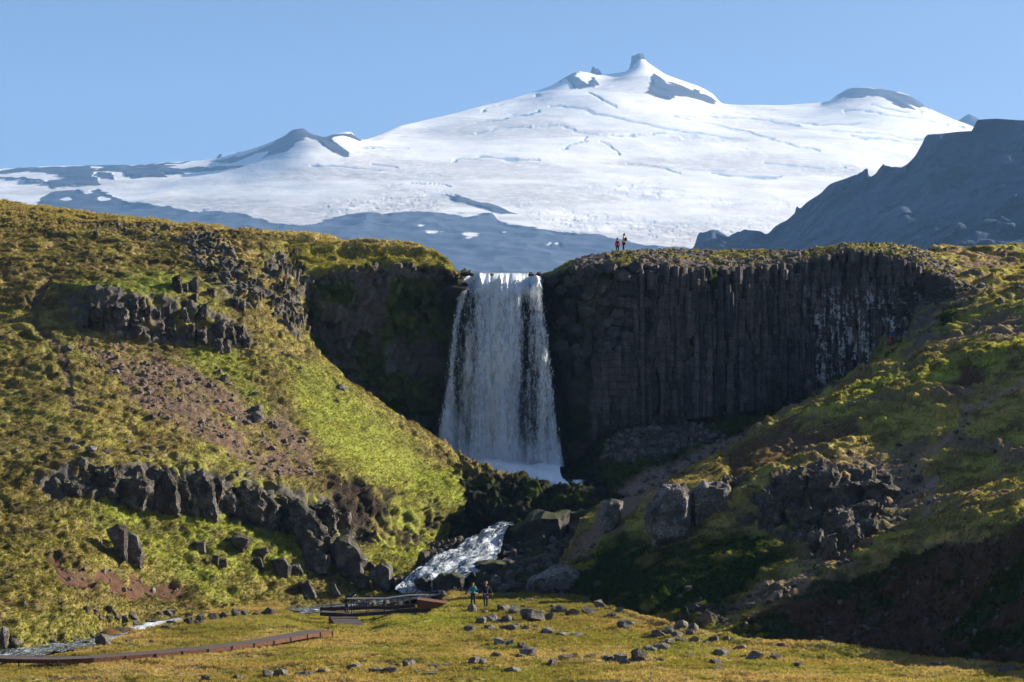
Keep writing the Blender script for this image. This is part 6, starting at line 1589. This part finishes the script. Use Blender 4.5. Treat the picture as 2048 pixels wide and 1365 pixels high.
def person(foot, rz, label, h=1.74, jacket='black', legs='dark', hair='brown', pack=None, wrap=None, hat=None, lean=0.0, arms='down', stride=0.12, sit=False):
    """figure facing -Y before rz is applied; foot = point between the feet on the ground"""
    s = h / 1.74
    hip = Vector((0, 0, 0.92)); 
    if sit: hip = Vector((0, 0.05, 0.50))
    ax = lambda d, z: Vector((0, -math.sin(lean) * z, math.cos(lean) * z)) + Vector((0, d * math.cos(lean), 0))
    J = {}
    J['pel'] = hip; J['bel'] = hip + ax(0, .16); J['che'] = hip + ax(0, .38); J['nek'] = hip + ax(0.01, .56)
    nd = lean * 0.6
    hd = Vector((0, -math.sin(nd), math.cos(nd)))
    J['jaw'] = J['nek'] + hd * .10 + Vector((0, -.02, 0)); J['hed'] = J['nek'] + hd * .21; J['top'] = J['nek'] + hd * .28
    for sd_, sg in (('l', 1), ('r', -1)):
        J['hp' + sd_] = hip + Vector((sg * .10, 0, -.04))
        if sit:
            J['kn' + sd_] = hip + Vector((sg * .14, -.42, .02)); J['an' + sd_] = hip + Vector((sg * .15, -.45, -.40)); J['to' + sd_] = hip + Vector((sg * .16, -.62, -.46))
        else:
            st = stride * sg
            J['kn' + sd_] = Vector((sg * .11, st * .5 - .03, .50)); J['an' + sd_] = Vector((sg * .12, st + .02, .09)); J['to' + sd_] = Vector((sg * .14, st - .15, .035))
        sh = J['che'] + ax(0, .10) + Vector((sg * .19, 0, 0)); J['sh' + sd_] = sh
        if arms == 'down' or (arms == 'camera' and sg < -2):
            e = sh + Vector((sg * .07, .03, -.29)); w_ = e + Vector((sg * .02, -.10, -.24))
        elif arms == 'camera':
            e = sh + Vector((sg * .10, -.14, -.22)); w_ = e + Vector((-sg * .14, -.14, .22))
        elif arms == 'hips':
            e = sh + Vector((sg * .20, .06, -.24)); w_ = e + Vector((-sg * .16, -.10, -.16))
        elif arms == 'out':
            e = sh + Vector((sg * .16, -.02, -.25)); w_ = e + Vector((sg * .12, -.06, -.20))
        else:   # rail
            e = sh + Vector((sg * .06, -.20, -.20)); w_ = e + Vector((-sg * .04, -.24, -.06))
        J['el' + sd_], J['wr' + sd_] = e, w_
        d = (w_ - e).normalized(); J['hd' + sd_] = w_ + d * .09
    body_v, body_e, body_r, ix = [], [], [], {}
    def add(n_, p, r, par=None):
        ix[n_] = len(body_v); body_v.append(p * s); body_r.append(tuple(q * s for q in r) if isinstance(r, tuple) else r * s)
        if par: body_e.append((ix[par], ix[n_]))
    add('pel', J['pel'], (.135, .10)); add('bel', J['bel'], (.125, .09), 'pel'); add('che', J['che'], (.15, .10), 'bel'); add('nek', J['nek'], .052, 'che')
    add('jaw', J['jaw'], (.062, .075), 'nek'); add('hed', J['hed'], (.078, .092), 'jaw'); add('top', J['top'], (.045, .055), 'hed')
    add('nose', J['hed'] + Vector((0, -.115, -.035)), .014, 'hed')
    for sd_, sg in (('l', 1), ('r', -1)):
        add('ear' + sd_, J['hed'] + Vector((sg * .085, .01, -.02)), .016, 'hed')
        add('hp' + sd_, J['hp' + sd_], .085, 'pel'); add('kn' + sd_, J['kn' + sd_], .055, 'hp' + sd_); add('an' + sd_, J['an' + sd_], .038, 'kn' + sd_); add('to' + sd_, J['to' + sd_], .032, 'an' + sd_)
        add('sh' + sd_, J['sh' + sd_], .055, 'che'); add('el' + sd_, J['el' + sd_], .04, 'sh' + sd_); add('wr' + sd_, J['wr' + sd_], .027, 'el' + sd_); add('hd' + sd_, J['hd' + sd_], (.035, .018), 'wr' + sd_)
        d = (J['hd' + sd_] - J['wr' + sd_]).normalized(); sx = Vector((1, 0, 0)) if abs(d.x) < .7 else Vector((0, 1, 0)); sx = (sx - d * sx.dot(d)).normalized()
        for f_, (o_, L) in enumerate(((-.03, .07), (-.01, .085), (.01, .08), (.03, .06))):
            add(f'f{f_}{sd_}', J['hd' + sd_] + sx * o_ + d * L * .55, .009, 'hd' + sd_); add(f'g{f_}{sd_}', J['hd' + sd_] + sx * o_ + d * L + Vector((0, -.015, 0)), .007, f'f{f_}{sd_}')
        add('th' + sd_, J['wr' + sd_] + d * .05 - sx * .05, .010, 'wr' + sd_)
    root = skin_mesh('person', body_v, body_e, body_r, 0, SKIN)
    root.location = foot; root.rotation_euler = (0, 0, rz)
    tag(root, label, 'person', 'walkers visiting the waterfall')
    def garment(nm, keys, links, rad, mat, extra=None):
        vs_ = [J[k] * s if k in J else extra[k] * s for k in keys]; es_ = [(keys.index(a), keys.index(b)) for a, b in links]
        return skin_mesh(nm, vs_, es_, [tuple(q * s for q in r) if isinstance(r, tuple) else r * s for r in rad], 0, CL[mat], root)
    garment('jacket', ['pel', 'bel', 'che', 'nek', 'shl', 'ell', 'wrl', 'shr', 'elr', 'wrr'], [('pel', 'bel'), ('bel', 'che'), ('che', 'nek'), ('che', 'shl'), ('shl', 'ell'), ('ell', 'wrl'), ('che', 'shr'), ('shr', 'elr'), ('elr', 'wrr')],
            [(.165, .13), (.16, .125), (.18, .135), .068, .08, .062, .045, .08, .062, .045], jacket)
    garment('trousers', ['pel', 'hpl', 'knl', 'anl', 'hpr', 'knr', 'anr'], [('pel', 'hpl'), ('hpl', 'knl'), ('knl', 'anl'), ('pel', 'hpr'), ('hpr', 'knr'), ('knr', 'anr')], [(.15, .12), .105, .075, .058, .105, .075, .058], legs)
    for sd_ in 'lr': garment('boot', ['an' + sd_, 'to' + sd_], [('an' + sd_, 'to' + sd_)], [.055, .045], 'boot')
    J['h1'] = J['hed'] + Vector((0, .035, .015)); J['h2'] = J['top'] + Vector((0, .02, .015)); J['h3'] = J['nek'] + Vector((0, .07, .09))
    garment('hair' if not hat else 'cap', ['h1', 'h2', 'h3'], [('h1', 'h2'), ('h1', 'h3')], [(.092, .085), (.06, .065), .05], hat or hair)
    if pack:
        J['p0'] = J['bel'] + Vector((0, .20, -.02)); J['p1'] = J['che'] + Vector((0, .22 if lean < .5 else .10, .0 if lean < .5 else .17)); J['p2'] = J['che'] + Vector((0, .17 if lean < .5 else -.02, .16 if lean < .5 else .20))
        garment('backpack', ['p0', 'p1', 'p2'], [('p0', 'p1'), ('p1', 'p2')], [(.17, .12), (.18, .13), (.14, .09)] if lean < .5 else [(.22, .19), (.26, .22), (.18, .15)], pack)
    if wrap:
        J['w0'] = J['pel'] + Vector((0, .02, .02)); J['w1'] = J['pel'] + Vector((.02, .05, -.30))
        garment('tied_jacket', ['w0', 'w1'], [('w0', 'w1')], [(.175, .15), (.20, .12)], wrap)
    return root
def foot_at(px, py, Y=None, only=None):
    if Y is None:
        h_ = ground(px, py, only); p = h_[0] if h_ else Vector(P(px, py, 150))
    else: p = Vector(P(px, py, Y))
    return p
p = foot_at(1235, 508, 212); person(p, R(150), 'person in a bright red jacket and dark trousers standing on the cliff top', 1.62, 'red', 'dark', hat='black', arms='down', stride=.05)
p = foot_at(1247.5, 506, 211); person(p, R(-105), 'person in a mustard jacket with a black backpack on the cliff top', 1.98, 'mustard', 'dark', 'brown', pack='black', stride=.06)
p = foot_at(946, 1212, None, ('meadow',)); person(p, R(170), 'person in a teal jacket with raised arms photographing the waterfall', 1.60, 'teal', 'dark', 'blond', arms='camera', stride=.04)
p = foot_at(971.5, 1217, None, ('meadow',)); person(p, R(200), 'person in black with a purple jacket tied round the waist', 1.86, 'black', 'dark', 'blond', wrap='purple', arms='out', stride=.14)
p = deckpt(693, 0.7); person(p, R(95), 'person in black with a large backpack bent over the footbridge rail', 1.62, 'black', 'dark', hat='black', pack='black', lean=1.05, arms='rail', stride=.1)
p = foot_at(1430, 933, 193.5); person(p, R(160), 'person in dark clothes walking up the bare path in shade', 1.72, 'black', 'dark', 'brown', pack='grey', stride=.16)
p = foot_at(1784, 692, 202.5); person(p, R(-20), 'person in a blue jacket and red trousers below the lichen stained wall', 1.70, 'blue', 'redt', 'brown', arms='hips', stride=.06)
p = foot_at(1160, 1094, 170.5); person(p, R(20), 'person in a purple top and blue jeans by the rounded grey boulder', 1.58, 'purple', 'jeans', 'brown', arms='down', stride=.05)

# ------------------------------------------------------------------ grass (one mass of tufts)
def tuft_mesh(seed, n=14, spread=0.55, wid=0.05):
    r = random.Random(seed); vs = []; fs = []
    for i in range(n):
        a = r.uniform(0, 6.283); d = r.uniform(0, spread); h = r.uniform(0.55, 1.0); l = r.uniform(0.1, 0.55)
        bx, by = math.cos(a) * d * 0.7, math.sin(a) * d * 0.7
        ta = a + r.uniform(-0.8, 0.8); ws = wid * r.uniform(0.7, 1.3)
        px_, py_ = -math.sin(ta) * ws, math.cos(ta) * ws
        k = len(vs)
        mxx, myy = bx + math.cos(ta) * l * 0.35, by + math.sin(ta) * l * 0.35
        vs += [(bx - px_, by - py_, -0.12), (bx + px_, by + py_, -0.12), (mxx - px_ * .8, myy - py_ * .8, h * 0.6), (mxx + px_ * .8, myy + py_ * .8, h * 0.6), (bx + math.cos(ta) * l, by + math.sin(ta) * l, h)]
        fs += [(k, k + 1, k + 3, k + 2), (k + 2, k + 3, k + 4)]
    me = bpy.data.meshes.new('grass_tuft'); me.from_pydata(vs, [], fs); me.materials.append(M['grass'])
    return bpy.data.objects.new('grass_tuft', me)

def instancer(name, label, P_, cols, scl, rot, protos):
    me = bpy.data.meshes.new(name)
    me.vertices.add(len(P_)); me.vertices.foreach_set('co', np.asarray(P_, np.float32).ravel())
    cattr(me, 'col', cols); fattr(me, 'scl', scl)
    a = me.attributes.new('rot', 'FLOAT_VECTOR', 'POINT'); a.data.foreach_set('vector', np.asarray(rot, np.float32).ravel())
    a = me.attributes.new('pick', 'INT', 'POINT'); a.data.foreach_set('value', RNG.integers(0, len(protos), len(P_)).astype(np.int32))
    o = link(name, me); tag(o, label, None, None, 'stuff')
    ng = bpy.data.node_groups.new(name + '_nodes', 'GeometryNodeTree')
    ng.interface.new_socket('Geometry', in_out='INPUT', socket_type='NodeSocketGeometry')
    ng.interface.new_socket('Geometry', in_out='OUTPUT', socket_type='NodeSocketGeometry')
    gi = ng.nodes.new('NodeGroupInput'); go = ng.nodes.new('NodeGroupOutput')
    iop = ng.nodes.new('GeometryNodeInstanceOnPoints'); iop.inputs['Pick Instance'].default_value = True
    jn = ng.nodes.new('GeometryNodeJoinGeometry')
    for p_ in reversed(protos):
        oi = ng.nodes.new('GeometryNodeObjectInfo'); oi.inputs['Object'].default_value = p_; oi.inputs['As Instance'].default_value = True
        ng.links.new(oi.outputs['Geometry'], jn.inputs[0])
    def na(nm, ty):
        n_ = ng.nodes.new('GeometryNodeInputNamedAttribute'); n_.data_type = ty; n_.inputs['Name'].default_value = nm; return n_.outputs[0]
    e2r = ng.nodes.new('FunctionNodeEulerToRotation')
    ng.links.new(na('rot', 'FLOAT_VECTOR'), e2r.inputs[0])
    ng.links.new(gi.outputs[0], iop.inputs['Points']); ng.links.new(jn.outputs[0], iop.inputs['Instance'])
    ng.links.new(e2r.outputs[0], iop.inputs['Rotation']); ng.links.new(na('scl', 'FLOAT'), iop.inputs['Scale']); ng.links.new(na('pick', 'INT'), iop.inputs['Instance Index'])
    ng.links.new(iop.outputs[0], go.inputs[0])
    md = o.modifiers.new('tufts', 'NODES'); md.node_group = ng
    return o

gp = np.concatenate([a for a, b, c in GRASS]); gc = np.concatenate([b for a, b, c in GRASS]); gs = np.concatenate([c for a, b, c in GRASS])
print('grass tufts', len(gp))
rot = np.stack([RNG.normal(0, 0.18, len(gp)), RNG.normal(0, 0.18, len(gp)), RNG.random(len(gp)) * 6.283], -1)
instancer('grass', 'short dry and green grass growing over meadow and slopes', gp, gc, gs, rot, [tuft_mesh(s) for s in range(4)])
t_ = NT('rubble_stone')
c_ = t_.attr('col', 'INSTANCER').outputs['Color']; n_ = t_.noise(t_.pos(), 6.0, 4, 0.7)
mrub = t_.done(t_.princ(t_.mix(t_.ramp(n_, .35, .7), t_.mix(1.0, c_, (.7, .66, .62), 'MULTIPLY'), c_), 0.9, t_.bump(n_, 0.6, 0.05), 0.2))
protos = []
for s in range(5):
    m_ = STN['stone'][s].copy(); m_.name = 'rubble_stone'; m_.materials.clear(); m_.materials.append(mrub); protos.append(bpy.data.objects.new('rubble_stone', m_))
rp = np.concatenate([a for a, b, c in GRAV]); rc = np.concatenate([b for a, b, c in GRAV]); rs = np.concatenate([c for a, b, c in GRAV])
rp[:, 2] -= rs * 0.3
print('rubble', len(rp))
instancer('rubble', 'small loose stones and scree on slopes and plateau', rp, rc, rs, np.stack([RNG.normal(0, .3, len(rp)), RNG.normal(0, .3, len(rp)), RNG.random(len(rp)) * 6.28], -1), protos)
